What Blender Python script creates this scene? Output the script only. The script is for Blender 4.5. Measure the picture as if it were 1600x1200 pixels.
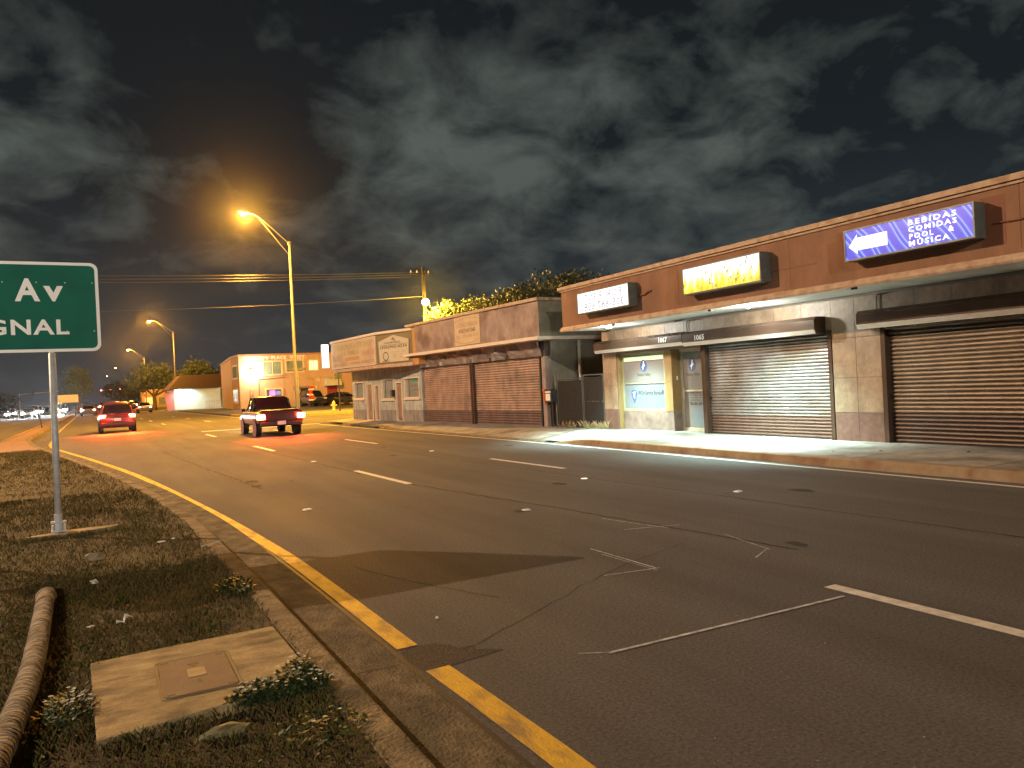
import bpy, bmesh, math, random
from mathutils import Vector, Matrix, Euler, noise as mn
random.seed(7)
PI = math.pi
for o in list(bpy.data.objects): bpy.data.objects.remove(o, do_unlink=True)
SC = bpy.context.scene
COL = SC.collection

# ------------------------------------------------------------------ camera
def make_camera():
    r, p, vx, f, H = .05, -.002, 160, 1202., 1.65
    yaw = math.atan((800-vx)/f)
    F0 = Vector((math.sin(yaw), math.cos(yaw), 0)); R0 = Vector((math.cos(yaw), -math.sin(yaw), 0)); U0 = Vector((0, 0, 1))
    F = F0*math.cos(p)+U0*math.sin(p); U1 = U0*math.cos(p)-F0*math.sin(p)
    R = R0*math.cos(r)-U1*math.sin(r); U = R0*math.sin(r)+U1*math.cos(r)
    cd = bpy.data.cameras.new('camera'); cam = bpy.data.objects.new('camera', cd); COL.objects.link(cam)
    m = Matrix((R, U, -F)).transposed().to_4x4(); m.translation = (0, 0, H)
    cam.matrix_world = m
    cd.sensor_width = 36; cd.lens = f/1600*36; cd.clip_start = .05; cd.clip_end = 3000
    SC.camera = cam
make_camera()
SC.render.resolution_x, SC.render.resolution_y = 1024, 768
SC.view_settings.view_transform = 'Standard'; SC.view_settings.look = 'None'
SC.view_settings.exposure = .2; SC.view_settings.gamma = 1

# ------------------------------------------------------------------ night sky with lit clouds
def make_world():
    w = bpy.data.worlds.new('World'); SC.world = w; w.use_nodes = True
    nt = w.node_tree; N = nt.nodes; L = nt.links; N.clear()
    out = N.new('ShaderNodeOutputWorld'); bg = N.new('ShaderNodeBackground'); L.new(bg.outputs[0], out.inputs[0])
    tc = N.new('ShaderNodeTexCoord'); sx = N.new('ShaderNodeSeparateXYZ'); L.new(tc.outputs['Generated'], sx.inputs[0])
    def math_(op, a, b=None, clamp=False):
        n = N.new('ShaderNodeMath'); n.operation = op; n.use_clamp = clamp
        for i, v in enumerate((a, b)):
            if v is None: continue
            if isinstance(v, (int, float)): n.inputs[i].default_value = v
            else: L.new(v, n.inputs[i])
        return n.outputs[0]
    def ramp(v, pts):
        n = N.new('ShaderNodeValToRGB'); L.new(v, n.inputs[0]); cr = n.color_ramp
        while len(cr.elements) < len(pts): cr.elements.new(.5)
        for e, (p, c) in zip(cr.elements, pts): e.position = p; e.color = (*c, 1) if len(c) == 3 else c
        return n.outputs[0]
    z = math_('MAXIMUM', sx.outputs[2], 0.0); zz = math_('ADD', z, .42)
    px = math_('DIVIDE', sx.outputs[0], zz); py = math_('DIVIDE', sx.outputs[1], zz)
    cb = N.new('ShaderNodeCombineXYZ'); L.new(px, cb.inputs[0]); L.new(py, cb.inputs[1])
    def noise(scale, detail, rough, off, dist=0):
        mp = N.new('ShaderNodeMapping'); mp.inputs['Location'].default_value = off; L.new(cb.outputs[0], mp.inputs[0])
        n = N.new('ShaderNodeTexNoise'); n.inputs['Scale'].default_value = scale; n.inputs['Detail'].default_value = detail
        n.inputs['Roughness'].default_value = rough; n.inputs['Distortion'].default_value = dist; L.new(mp.outputs[0], n.inputs[0]); return n.outputs[0]
    big = noise(1.5, 2, .5, (SKY_OFF[0]*.5, 1.7, 0)); med = noise(7.0, 9, .56, (SKY_OFF[0], SKY_OFF[1], 0), .35); fine = noise(26, 6, .6, (2, 5, 1), .1)
    v = math_('ADD', math_('MULTIPLY', big, .15), math_('MULTIPLY', med, .85)); v = math_('ADD', v, math_('MULTIPLY', fine, .12))
    for d, rad, amt in CLOUDS:      # where the cloud banks and the clear gaps lie on the sky
        dp = N.new('ShaderNodeVectorMath'); dp.operation = 'DOT_PRODUCT'; L.new(tc.outputs['Generated'], dp.inputs[0]); dp.inputs[1].default_value = d
        mr = N.new('ShaderNodeMapRange'); mr.interpolation_type = 'SMOOTHERSTEP'; L.new(dp.outputs['Value'], mr.inputs[0])
        mr.inputs[1].default_value = math.cos(math.radians(rad*1.6)); mr.inputs[2].default_value = 1.0; mr.inputs[3].default_value = 0; mr.inputs[4].default_value = amt*.50
        v = math_('ADD', v, mr.outputs[0])
    cl = ramp(v, [(.545, (0, 0, 0)), (.66, (.36, .36, .36)), (.84, (1, 1, 1))])
    base = ramp(z, [(0, (.050, .050, .052)), (.10, (.027, .033, .038)), (.26, (.0115, .015, .018)), (.6, (.0075, .009, .010))])
    ccol = ramp(z, [(0, (.064, .068, .066)), (.3, (.086, .102, .092)), (.6, (.040, .048, .043))])
    mx = N.new('ShaderNodeMix'); mx.data_type = 'RGBA'; L.new(cl, mx.inputs[0]); L.new(base, mx.inputs[6]); L.new(ccol, mx.inputs[7])
    L.new(mx.outputs[2], bg.inputs[0]); bg.inputs[1].default_value = .9
SKY_OFF = (12.4, 9.1)
CLOUDS = [((-.062, .940, .336), 9, .18), ((-.045, .970, .239), 6, .12), ((.010, .972, .236), 4, .09), ((.124, .966, .228), 4.5, .12), ((.173, .968, .185), 3, .08),
    ((.412, .833, .370), 7, .16), ((.289, .910, .296), 6, .14), ((.393, .878, .273), 7, .10), ((.554, .774, .306), 8, .10), ((.643, .715, .274), 8, .10), ((.337, .922, .191), 8, .08),
    ((.538, .816, .212), 10, .08), ((.752, .600, .273), 9, .06), ((.637, .751, .172), 10, .06), ((.105, .911, .399), 10, -.12), ((.808, .483, .336), 14, -.10), ((.100, .985, .139), 10, -.14),
    ((.544, .738, .399), 7, -.06), ((.125, .940, .318), 5, -.05), ((.228, .901, .370), 6, -.10), ((.040, .985, .168), 6, -.08)]
make_world()

# ------------------------------------------------------------------ helpers
def tag(o, label=None, cat=None, group=None, kind=None):
    if label: o['label'] = label
    if cat: o['category'] = cat
    if group: o['group'] = group
    if kind: o['kind'] = kind
    return o
def empty(name, loc=(0, 0, 0), rz=0, parent=None):
    o = bpy.data.objects.new(name, None); COL.objects.link(o); o.location = loc; o.rotation_euler = (0, 0, rz); o.empty_display_size = .2
    if parent: o.parent = parent
    return o
def copy_tree(o, parent=None):
    c = o.copy(); COL.objects.link(c); c.parent = parent
    for ch in list(o.children): copy_tree(ch, c)
    return c

class MB:
    def __init__(s): s.v = []; s.f = []; s.m = []
    def add(s, vs, fs, mi=0):
        b = len(s.v); s.v += [tuple(v) for v in vs]; s.f += [tuple(b+i for i in f) for f in fs]; s.m += [mi]*len(fs); return s
    def box(s, x0, x1, y0, y1, z0, z1, mi=0):
        if x0 > x1: x0, x1 = x1, x0
        if y0 > y1: y0, y1 = y1, y0
        if z0 > z1: z0, z1 = z1, z0
        return s.add([(x0,y0,z0),(x1,y0,z0),(x1,y1,z0),(x0,y1,z0),(x0,y0,z1),(x1,y0,z1),(x1,y1,z1),(x0,y1,z1)],
              [(0,3,2,1),(4,5,6,7),(0,1,5,4),(1,2,6,5),(2,3,7,6),(3,0,4,7)], mi)
    def prism(s, pts, z0, z1, mi=0):           # polygon in xy, extruded in z (ccw)
        a = sum(pts[i][0]*pts[(i+1)%len(pts)][1]-pts[(i+1)%len(pts)][0]*pts[i][1] for i in range(len(pts)))
        if a < 0: pts = pts[::-1]
        n = len(pts)
        return s.add([(x,y,z0) for x,y in pts]+[(x,y,z1) for x,y in pts],
              [tuple(range(n))[::-1], tuple(range(n,2*n))]+[(i,(i+1)%n,n+(i+1)%n,n+i) for i in range(n)], mi)
    def sweep_x(s, prof, x0, x1, mi=0):        # profile in (y,z), extruded along x
        n = len(prof)
        return s.add([(x0,y,z) for y,z in prof]+[(x1,y,z) for y,z in prof],
              [tuple(range(n)), tuple(range(n,2*n))[::-1]]+[(i,n+i,n+(i+1)%n,(i+1)%n) for i in range(n)], mi)
    def tube(s, pts, r, seg=10, cap=True, mi=0):
        pts = [Vector(p) for p in pts]; n = len(pts); rr = r if isinstance(r, (list, tuple)) else [r]*n
        b = len(s.v); prev = None
        for i, p in enumerate(pts):
            d = (pts[min(i+1,n-1)]-pts[max(i-1,0)]).normalized()
            if prev is None:
                u = d.cross(Vector((0,0,1)) if abs(d.z) < .9 else Vector((1,0,0))).normalized()
            else: u = (prev-d*prev.dot(d)).normalized()
            prev = u; w = d.cross(u)
            for k in range(seg):
                a = 2*PI*k/seg; s.v.append(tuple(p+(u*math.cos(a)+w*math.sin(a))*rr[i]))
        for i in range(n-1):
            for k in range(seg):
                s.f.append((b+i*seg+k, b+i*seg+(k+1)%seg, b+(i+1)*seg+(k+1)%seg, b+(i+1)*seg+k)); s.m.append(mi)
        if cap:
            s.f.append(tuple(b+k for k in range(seg))[::-1]); s.m.append(mi)
            s.f.append(tuple(b+(n-1)*seg+k for k in range(seg))); s.m.append(mi)
        return s
    def lathe(s, prof, c=(0,0,0), seg=16, mi=0):   # (r,z)
        b = len(s.v)
        for r, z in prof:
            for k in range(seg): a = 2*PI*k/seg; s.v.append((c[0]+r*math.cos(a), c[1]+r*math.sin(a), c[2]+z))
        for i in range(len(prof)-1):
            for k in range(seg): s.f.append((b+i*seg+k, b+i*seg+(k+1)%seg, b+(i+1)*seg+(k+1)%seg, b+(i+1)*seg+k)); s.m.append(mi)
        s.f.append(tuple(b+k for k in range(seg))[::-1]); s.m.append(mi)
        e = b+(len(prof)-1)*seg; s.f.append(tuple(e+k for k in range(seg))); s.m.append(mi)
        return s
    def quad(s, a, b, c, d, mi=0): return s.add([a,b,c,d], [(0,1,2,3)], mi)
    def build(s, name, mat, parent=None, bevel=0, smooth=False, subsurf=0, loc=None, rz=None):
        me = bpy.data.meshes.new(name); me.from_pydata(s.v, [], s.f)
        mats = mat if isinstance(mat, (list, tuple)) else [mat]
        for m in mats: me.materials.append(m)
        if len(mats) > 1: me.polygons.foreach_set('material_index', s.m)
        me.update()
        if smooth: me.polygons.foreach_set('use_smooth', [True]*len(me.polygons))
        o = bpy.data.objects.new(name, me); COL.objects.link(o)
        if parent: o.parent = parent
        if loc: o.location = loc
        if rz is not None: o.rotation_euler = (0, 0, rz)
        if bevel:
            m = o.modifiers.new('b', 'BEVEL'); m.width = bevel; m.segments = 2; m.limit_method = 'ANGLE'; m.angle_limit = .6
        if subsurf:
            m = o.modifiers.new('s', 'SUBSURF'); m.levels = subsurf; m.render_levels = subsurf
        return o

def build_each(mb, name, m, parent=None, bevel=0):
    """one object per connected piece"""
    par = list(range(len(mb.v)))
    def find(i):
        while par[i] != i: par[i] = par[par[i]]; i = par[i]
        return i
    for f in mb.f:
        for i in f[1:]: par[find(i)] = find(f[0])
    groups = {}
    for f, mi in zip(mb.f, mb.m): groups.setdefault(find(f[0]), []).append((f, mi))
    out = []
    for fs in groups.values():
        q = MB(); mp = {}
        for f, mi in fs:
            for i in f:
                if i not in mp: mp[i] = len(q.v); q.v.append(mb.v[i])
            q.f.append(tuple(mp[i] for i in f)); q.m.append(mi)
        out.append(q.build(name, m, parent, bevel=bevel))
    return out

def text_mesh(body, width, height, bold=0, res=2, align='CENTER', spacing=1.0):
    cu = bpy.data.curves.new('t', 'FONT'); cu.body = body; cu.size = 1; cu.resolution_u = res; cu.offset = bold; cu.space_character = spacing
    ob = bpy.data.objects.new('t', cu); me = bpy.data.meshes.new_from_object(ob)
    xs = [v.co.x for v in me.vertices]; ys = [v.co.y for v in me.vertices]
    x0, x1, y0, y1 = min(xs), max(xs), min(ys), max(ys)
    sx = width/(x1-x0); sy = height/(y1-y0)
    vs = [((v.co.x-x0)*sx-(width/2), (v.co.y-y0)*sy) for v in me.vertices]; fs = [tuple(p.vertices) for p in me.polygons]
    bpy.data.objects.remove(ob); bpy.data.curves.remove(cu); bpy.data.meshes.remove(me)
    return vs, fs
def text_on(mb, body, cx, y, z0, width, height, bold=0, mirror=False, flip=True, thick=.003, mi=0, **k):
    """text standing in local xz; flip: seen from +y so it runs towards -x; returns mb"""
    vs, fs = text_mesh(body, width, height, bold, **k)
    sx = -1 if flip else 1
    if mirror: sx = -sx
    mb.add([(cx+sx*a, y, z0+b) for a, b in vs], fs, mi); return mb

# ------------------------------------------------------------------ materials
MATS = {}
def mat(name, c1, c2=None, scale=4, rough=.7, bump=0, bscale=None, metal=0, detail=6, spec=.4, ramp=(.35, .65), stretch=(1, 1, 1), c3=None, c3scale=.6, coat=0):
    m = bpy.data.materials.new(name); m.use_nodes = True; nt = m.node_tree; N = nt.nodes; L = nt.links
    b = N['Principled BSDF']; b.inputs['Base Color'].default_value = (*c1, 1); b.inputs['Roughness'].default_value = rough
    b.inputs['Metallic'].default_value = metal; b.inputs['Specular IOR Level'].default_value = spec; b.inputs['Coat Weight'].default_value = coat
    tc = N.new('ShaderNodeTexCoord'); mp = N.new('ShaderNodeMapping'); mp.inputs['Scale'].default_value = stretch
    L.new(tc.outputs['Object'], mp.inputs[0])
    if c2:
        n = N.new('ShaderNodeTexNoise'); n.inputs['Scale'].default_value = scale; n.inputs['Detail'].default_value = detail; n.inputs['Roughness'].default_value = .65
        L.new(mp.outputs[0], n.inputs[0])
        r = N.new('ShaderNodeValToRGB'); r.color_ramp.elements[0].position = ramp[0]; r.color_ramp.elements[1].position = ramp[1]
        r.color_ramp.elements[0].color = (*c1, 1); r.color_ramp.elements[1].color = (*c2, 1); L.new(n.outputs[0], r.inputs[0])
        src = r.outputs[0]
        if c3:
            n3 = N.new('ShaderNodeTexNoise'); n3.inputs['Scale'].default_value = c3scale; n3.inputs['Detail'].default_value = 5; L.new(mp.outputs[0], n3.inputs[0])
            r3 = N.new('ShaderNodeValToRGB'); r3.color_ramp.elements[0].position = .48; r3.color_ramp.elements[1].position = .66; L.new(n3.outputs[0], r3.inputs[0])
            mx = N.new('ShaderNodeMix'); mx.data_type = 'RGBA'; L.new(r3.outputs[0], mx.inputs[0]); L.new(src, mx.inputs[6]); mx.inputs[7].default_value = (*c3, 1); src = mx.outputs[2]
        L.new(src, b.inputs['Base Color'])
    if bump:
        n2 = N.new('ShaderNodeTexNoise'); n2.inputs['Scale'].default_value = bscale or scale*4; n2.inputs['Detail'].default_value = 5; L.new(mp.outputs[0], n2.inputs[0])
        bp = N.new('ShaderNodeBump'); bp.inputs['Strength'].default_value = bump; bp.inputs['Distance'].default_value = .02; L.new(n2.outputs[0], bp.inputs['Height']); L.new(bp.outputs[0], b.inputs['Normal'])
    MATS[name] = m; return m
def emis(name, col, strength, base=None):
    m = bpy.data.materials.new(name); m.use_nodes = True; b = m.node_tree.nodes['Principled BSDF']
    b.inputs['Base Color'].default_value = (*(base or col), 1); b.inputs['Emission Color'].default_value = (*col, 1); b.inputs['Emission Strength'].default_value = strength
    b.inputs['Roughness'].default_value = .4; MATS[name] = m; return m

def grime(m, amount=.45, sc=(1.3, 1.3, .55)):
    """vertical dirt streaks and blotches multiplied into the base colour"""
    nt = m.node_tree; N = nt.nodes; L = nt.links; b = N['Principled BSDF']; inp = b.inputs['Base Color']
    tc = N.new('ShaderNodeTexCoord'); mp = N.new('ShaderNodeMapping'); mp.inputs['Scale'].default_value = sc; L.new(tc.outputs['Object'], mp.inputs[0])
    n = N.new('ShaderNodeTexNoise'); n.inputs['Scale'].default_value = 2.2; n.inputs['Detail'].default_value = 7; n.inputs['Roughness'].default_value = .7; L.new(mp.outputs[0], n.inputs[0])
    r = N.new('ShaderNodeValToRGB'); r.color_ramp.elements[0].position = .36; r.color_ramp.elements[0].color = (1-amount,)*3+(1,); r.color_ramp.elements[1].position = .62; r.color_ramp.elements[1].color = (1.06, 1.06, 1.06, 1); L.new(n.outputs[0], r.inputs[0])
    x = N.new('ShaderNodeMix'); x.data_type = 'RGBA'; x.blend_type = 'MULTIPLY'; x.inputs[0].default_value = 1
    if inp.is_linked: src = inp.links[0].from_socket; L.new(src, x.inputs[6])
    else: x.inputs[6].default_value = inp.default_value
    L.new(r.outputs[0], x.inputs[7]); L.new(x.outputs[2], inp)
def asphalt_mat():
    m = mat('asphalt', (.05, .047, .044), None, rough=.8, spec=.16); nt = m.node_tree; N = nt.nodes; L = nt.links; b = N['Principled BSDF']
    tc = N.new('ShaderNodeTexCoord')
    def noise(s, d, r=.6, st=(1, 1, 1)):
        mp = N.new('ShaderNodeMapping'); mp.inputs['Scale'].default_value = st; L.new(tc.outputs['Object'], mp.inputs[0])
        n = N.new('ShaderNodeTexNoise'); n.inputs['Scale'].default_value = s; n.inputs['Detail'].default_value = d; n.inputs['Roughness'].default_value = r; L.new(mp.outputs[0], n.inputs[0]); return n.outputs[0]
    def rmp(v, a, ca, c, cc):
        r = N.new('ShaderNodeValToRGB'); r.color_ramp.elements[0].position = a; r.color_ramp.elements[0].color = (*ca, 1); r.color_ramp.elements[1].position = c; r.color_ramp.elements[1].color = (*cc, 1); L.new(v, r.inputs[0]); return r.outputs[0]
    def mix(t, a, b_, f=1):
        x = N.new('ShaderNodeMix'); x.data_type = 'RGBA'; x.blend_type = t; x.inputs[0].default_value = f; L.new(a, x.inputs[6]); L.new(b_, x.inputs[7]); return x.outputs[2]
    base = rmp(noise(48, 5, .8), .32, (.036, .035, .034), .70, (.150, .143, .135))
    large = rmp(noise(.5, 5, .6, (1, .22, 1)), .3, (.86, .85, .84), .72, (1.12, 1.10, 1.08))
    lanes = rmp(noise(1.6, 3, .5, (1, .03, 1)), .35, (.86, .86, .86), .65, (1.12, 1.12, 1.12))
    v = N.new('ShaderNodeTexVoronoi'); v.inputs['Scale'].default_value = 24; L.new(tc.outputs['Object'], v.inputs['Vector'])
    speck = rmp(v.outputs['Distance'], .06, (4.2, 4.0, 3.7), .15, (1, 1, 1))
    c = mix('MULTIPLY', mix('MULTIPLY', base, large), lanes)
    n5 = noise(9, 2); sel = rmp(n5, .58, (0, 0, 0), .66, (1, 1, 1))
    x = N.new('ShaderNodeMix'); x.data_type = 'RGBA'; x.inputs[6].default_value = (1, 1, 1, 1); L.new(sel, x.inputs[0]); L.new(speck, x.inputs[7])
    c = mix('MULTIPLY', c, x.outputs[2]); L.new(c, b.inputs['Base Color'])
    bp = N.new('ShaderNodeBump'); bp.inputs['Strength'].default_value = .9; bp.inputs['Distance'].default_value = .014
    L.new(noise(110, 3, .7), bp.inputs['Height']); L.new(bp.outputs[0], b.inputs['Normal'])
    L.new(rmp(noise(1.1, 4, .6, (1, .3, 1)), .35, (.74,)*3, .65, (.84,)*3), b.inputs['Roughness'])
    return m
ASPH = asphalt_mat()
CONC = mat('concrete', (.22, .205, .18), (.32, .30, .26), 2.5, .85, .25, 40, c3=(.14, .125, .10), c3scale=.9)
KERB = mat('kerb_concrete', (.085, .062, .030), (.25, .185, .095), 7, .95, 1, 40, c3=(.045, .036, .020), c3scale=3.5)
GUTTER = mat('gutter_concrete', (.052, .040, .020), (.155, .118, .062), 7, .95, 1, 60, c3=(.045, .038, .022), c3scale=3, stretch=(1, .7, 1))
PAINTED_KERB = mat('rusty_painted_kerb', (.19, .135, .08), (.26, .19, .12), 6, .8, .3, 40, c3=(.16, .09, .05), c3scale=3)
YELLOW_KERB = mat('yellow_painted_kerb', (.5, .33, .03), (.35, .22, .05), 4, .8, .3)
PAD = mat('slab_concrete', (.25, .18, .08), (.40, .30, .145), 6, .9, .6, 60, c3=(.15, .105, .05), c3scale=4, stretch=(.8, 1.6, 1))
YEL = mat('yellow_road_paint', (.60, .36, .015), (.50, .29, .02), 16, .65, .4, 90, c3=(.26, .16, .04), c3scale=7, stretch=(1, .45, 1))
YEL2 = mat('worn_yellow_paint', (.42, .25, .03), (.25, .16, .04), 9, .7, .25, 90)
WHT = mat('white_road_paint', (.62, .58, .50), (.42, .39, .34), 12, .6, .2, 90)
CHALK = mat('chalk_line', (.55, .57, .56), (.16, .16, .15), 14, .8)
SOIL = mat('soil', (.050, .034, .014), (.115, .080, .032), 9, 1, 1, 40, c3=(.085, .068, .022), c3scale=2)
GRASS = [mat('grass_dark', (.050, .050, .013), (.085, .075, .020), 3, .85, spec=.1), mat('grass_brown', (.15, .095, .032), (.09, .058, .020), 3, .9, spec=.1), mat('grass_green', (.070, .085, .016), (.10, .105, .024), 3, .85, spec=.1)]
TAN_TILE = mat('tan_tile', (.235, .155, .095), (.31, .215, .135), 9, .5, .12, 30, c3=(.19, .12, .075), c3scale=1.6)
BRN_TILE = mat('brown_tile', (.125, .062, .045), (.175, .095, .070), 9, .5, .12, 30)
MARBLE = mat('marble_tile', (.12, .08, .065), (.22, .16, .13), 3, .4, .1, 10, detail=9)
GROUT = mat('grout', (.09, .06, .045), None)
TERRA = mat('terracotta_paint', (.215, .105, .056), (.245, .122, .066), 2.2, .8, .15, 25, c3=(.18, .09, .05), c3scale=.9, stretch=(1, 1, .5))
TRIM = mat('weathered_trim', (.38, .255, .165), (.46, .33, .22), 5, .8, .3, 20, c3=(.31, .19, .115), c3scale=6)
SOFFIT = mat('white_soffit', (.62, .61, .57), (.52, .50, .46), 2, .8, .1)
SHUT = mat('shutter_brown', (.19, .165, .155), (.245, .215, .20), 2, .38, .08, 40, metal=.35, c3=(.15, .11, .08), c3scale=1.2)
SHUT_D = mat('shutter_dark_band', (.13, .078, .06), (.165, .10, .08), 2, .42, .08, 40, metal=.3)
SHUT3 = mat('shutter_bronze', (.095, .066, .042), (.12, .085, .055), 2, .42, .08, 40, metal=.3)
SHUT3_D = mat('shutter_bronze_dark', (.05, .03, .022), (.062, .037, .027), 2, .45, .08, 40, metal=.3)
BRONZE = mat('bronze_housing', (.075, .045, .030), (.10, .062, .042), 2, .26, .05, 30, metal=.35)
HOUSE_LO = mat('lip_painted_reflection', (.42, .38, .34), (.36, .32, .28), 2, .4, .05, 30, metal=.2)  # pale colour stands in for light reflected on the lower chamfer
BLACKM = mat('black_metal', (.018, .018, .018), (.03, .028, .026), 5, .5, .1)
ALU = mat('aluminium_frame', (.42, .36, .26), (.50, .43, .32), 5, .45, .05, metal=.3)
YFRAME = mat('yellow_frame', (.27, .25, .15), (.22, .20, .11), 5, .6)
OCHRE = mat('ochre_plywood', (.19, .115, .04), (.23, .145, .055), 2, .6, .1, 20, stretch=(4, 1, 1))
VINYL = mat('vinyl_film', (.15, .135, .125), (.17, .155, .14), 1.5, .35, .02, spec=.5)
VINYL2 = mat('pale_vinyl_film', (.13, .142, .155), (.15, .162, .175), 1.5, .3, .02, spec=.5)
NAVY = mat('navy_print', (.04, .075, .19), None, rough=.5)
INK = mat('dark_print', (.03, .027, .025), None, rough=.6)
GREYINK = mat('grey_print', (.13, .12, .12), None, rough=.6)
WHITEP = mat('white_print', (.72, .72, .70), None, rough=.5)
GALV = mat('galvanised_steel', (.42, .43, .43), (.58, .58, .56), 14, .55, .15, 60, metal=.15)
POLE = mat('lamp_pole_metal', (.15, .14, .12), (.12, .11, .09), 4, .5, .05, metal=.4)
SIGNG = mat('sign_green', (.004, .125, .080), (.005, .145, .092), 2, .6, 0, spec=.15, c3=(.004, .105, .07), c3scale=2)
SIGNW = mat('sign_white', (.86, .82, .72), (.90, .87, .80), 8, .4, 0)
RUBBER = mat('tyre_rubber', (.02, .02, .02), None, rough=.9)
RIM = mat('wheel_rim', (.12, .12, .125), None, rough=.3, metal=.8)
GLASS = mat('dark_car_glass', (.012, .013, .015), None, rough=.08, spec=.6)
CHROME = mat('plate_white', (.6, .6, .58), (.5, .5, .5), 20, .4)
STUC_B = mat('mauve_stucco', (.25, .18, .145), (.34, .25, .20), 1.6, .9, .6, 18, c3=(.17, .105, .08), c3scale=1.2)
STUC_S = mat('olive_grey_stucco', (.19, .165, .115), (.25, .22, .16), 1.2, .9, .5, 18, c3=(.15, .14, .11), c3scale=1)
SIDING = mat('orange_siding', (.40, .19, .055), (.50, .26, .09), 2, .7, .15, stretch=(1, 1, 3))
SHEET = mat('crumpled_sheet_metal', (.13, .11, .10), (.24, .205, .185), 1.6, .42, .5, 4, metal=.3)
SIGNB = mat('faded_cream_panel', (.50, .38, .22), (.44, .33, .20), 3, .7, .05, c3=(.42, .27, .19), c3scale=1.2)
FADE1 = mat('faded_brown_print', (.25, .155, .085), (.34, .23, .13), 9, .7)
FADE2 = mat('faded_orange_print', (.46, .22, .10), (.42, .24, .12), 9, .7)
FADE3 = mat('faded_olive_print', (.27, .24, .10), (.36, .30, .15), 9, .7)
STONE = mat('stone_cladding', (.42, .42, .35), (.22, .225, .19), 3.5, .8, .8, 9, detail=8, stretch=(1, 1, .45))
STONE_D = mat('stone_cladding_dark', (.28, .25, .22), (.15, .13, .115), 3.5, .8, .8, 9, detail=8, stretch=(1, 1, .45))
CREAM = mat('cream_trim', (.55, .45, .33), (.62, .52, .40), 3, .7, .1)
GLASSW = mat('glass_painted_reflection', (.20, .21, .18), (.28, .28, .24), 1.2, .12, .0, spec=.8)  # pale base colour stands in for reflected light in the panes
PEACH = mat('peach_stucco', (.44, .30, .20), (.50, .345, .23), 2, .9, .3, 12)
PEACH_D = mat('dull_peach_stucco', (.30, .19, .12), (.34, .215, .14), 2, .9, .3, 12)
WINC = mat('cream_window_frame', (.58, .50, .34), None, rough=.6)
WING_ = 0
WING = mat('greenish_glass', (.14, .19, .16), (.24, .28, .22), 1.5, .15, spec=.7)
ROOFR = mat('dark_red_roof', (.055, .018, .012), (.08, .026, .016), 2, .8, .3, 8)
WALLC = mat('pale_mint_wall', (.48, .58, .52), (.56, .66, .60), 1, .8, .1)
PINK = mat('pink_paint', (.62, .18, .18), (.55, .22, .2), 3, .7)
BARK = mat('bark', (.06, .045, .03), (.11, .085, .055), 6, .95, .8, 12, stretch=(1, 1, .3))
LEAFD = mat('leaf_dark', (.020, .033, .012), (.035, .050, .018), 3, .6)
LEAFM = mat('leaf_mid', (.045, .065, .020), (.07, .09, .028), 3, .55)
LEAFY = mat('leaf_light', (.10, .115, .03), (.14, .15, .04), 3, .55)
FABRIC = mat('brown_privacy_fabric', (.013, .009, .007), (.020, .014, .011), 8, .9, .3, 60)
DRY = mat('dry_grass', (.24, .17, .08), (.34, .25, .12), 6, .9)
WOODP = mat('wooden_pole', (.013, .010, .007), (.02, .016, .011), 3, .9, .5, 14, stretch=(1, 1, .1))
WIRE = mat('wire', (.03, .03, .03), None, rough=.5)
HYD = mat('faded_yellow_hydrant', (.55, .46, .16), (.42, .36, .14), 9, .6, .2)
PALM = mat('palm_bark', (.26, .185, .11), (.38, .29, .19), 8, .9, .5, 20, c3=(.17, .115, .065), c3scale=6, stretch=(1, 1.6, 1))
FLOWER = mat('white_petal', (.55, .52, .40), None, rough=.7)
RAG = mat('orange_rag', (.62, .19, .07), (.5, .14, .06), 9, .9)
PAPER = mat('white_paper', (.70, .62, .52), None, rough=.8)

for m_ in (SHUT, SHUT_D, SHUT3, SHUT3_D, TAN_TILE, BRN_TILE): grime(m_, .28)
for m_ in (STUC_B, STUC_S, TERRA): grime(m_, .15)
for m_ in (CONC, PAD): grime(m_, .35, (1.2, 1.2, 1.2))
SODC = (1.0, .43, .045); WARM = (1.0, .67, .41); NEUT = (1.0, .90, .78); COOL = (.64, 1.0, .95)
E_SOD = emis('sodium_lens', (1, .62, .20), 90); E_WHITE = emis('white_lamp', (.9, 1, .95), 30); E_DL = emis('downlight_lens', (.85, 1, 1), 40)
E_TAIL = emis('brake_light', (1, .09, .05), 60); E_TAILF = emis('far_brake_light', (1, .10, .06), 120); E_HEAD = emis('headlight', (.9, .95, 1), 1200)
E_TAIL_OFF = mat('tail_lens', (.3, .01, .01), None, rough=.2); E_HEAD_OFF = mat('headlamp_lens', (.5, .52, .52), None, rough=.1)
E_RED = emis('red_signal', (1, .08, .05), 40); E_GREENSIGN = emis('green_street_sign', (.2, .8, .45), .9)

def light(name, kind, loc, energy, color, parent=None, radius=.12, spot=None, blend=.5, rot=None):
    d = bpy.data.lights.new(name, kind); d.energy = energy; d.color = color; d.shadow_soft_size = radius
    if kind == 'SPOT': d.spot_size = spot; d.spot_blend = blend
    o = bpy.data.objects.new(name, d); COL.objects.link(o); o.location = loc
    if parent: o.parent = parent
    if rot: o.rotation_euler = rot
    return o
# light power knobs
P_NEAR, P_BACK, P_L1, P_FAR, P_POLE, P_DL = 33000, 44000, 54000, 22000, 34000, 3300

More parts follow.
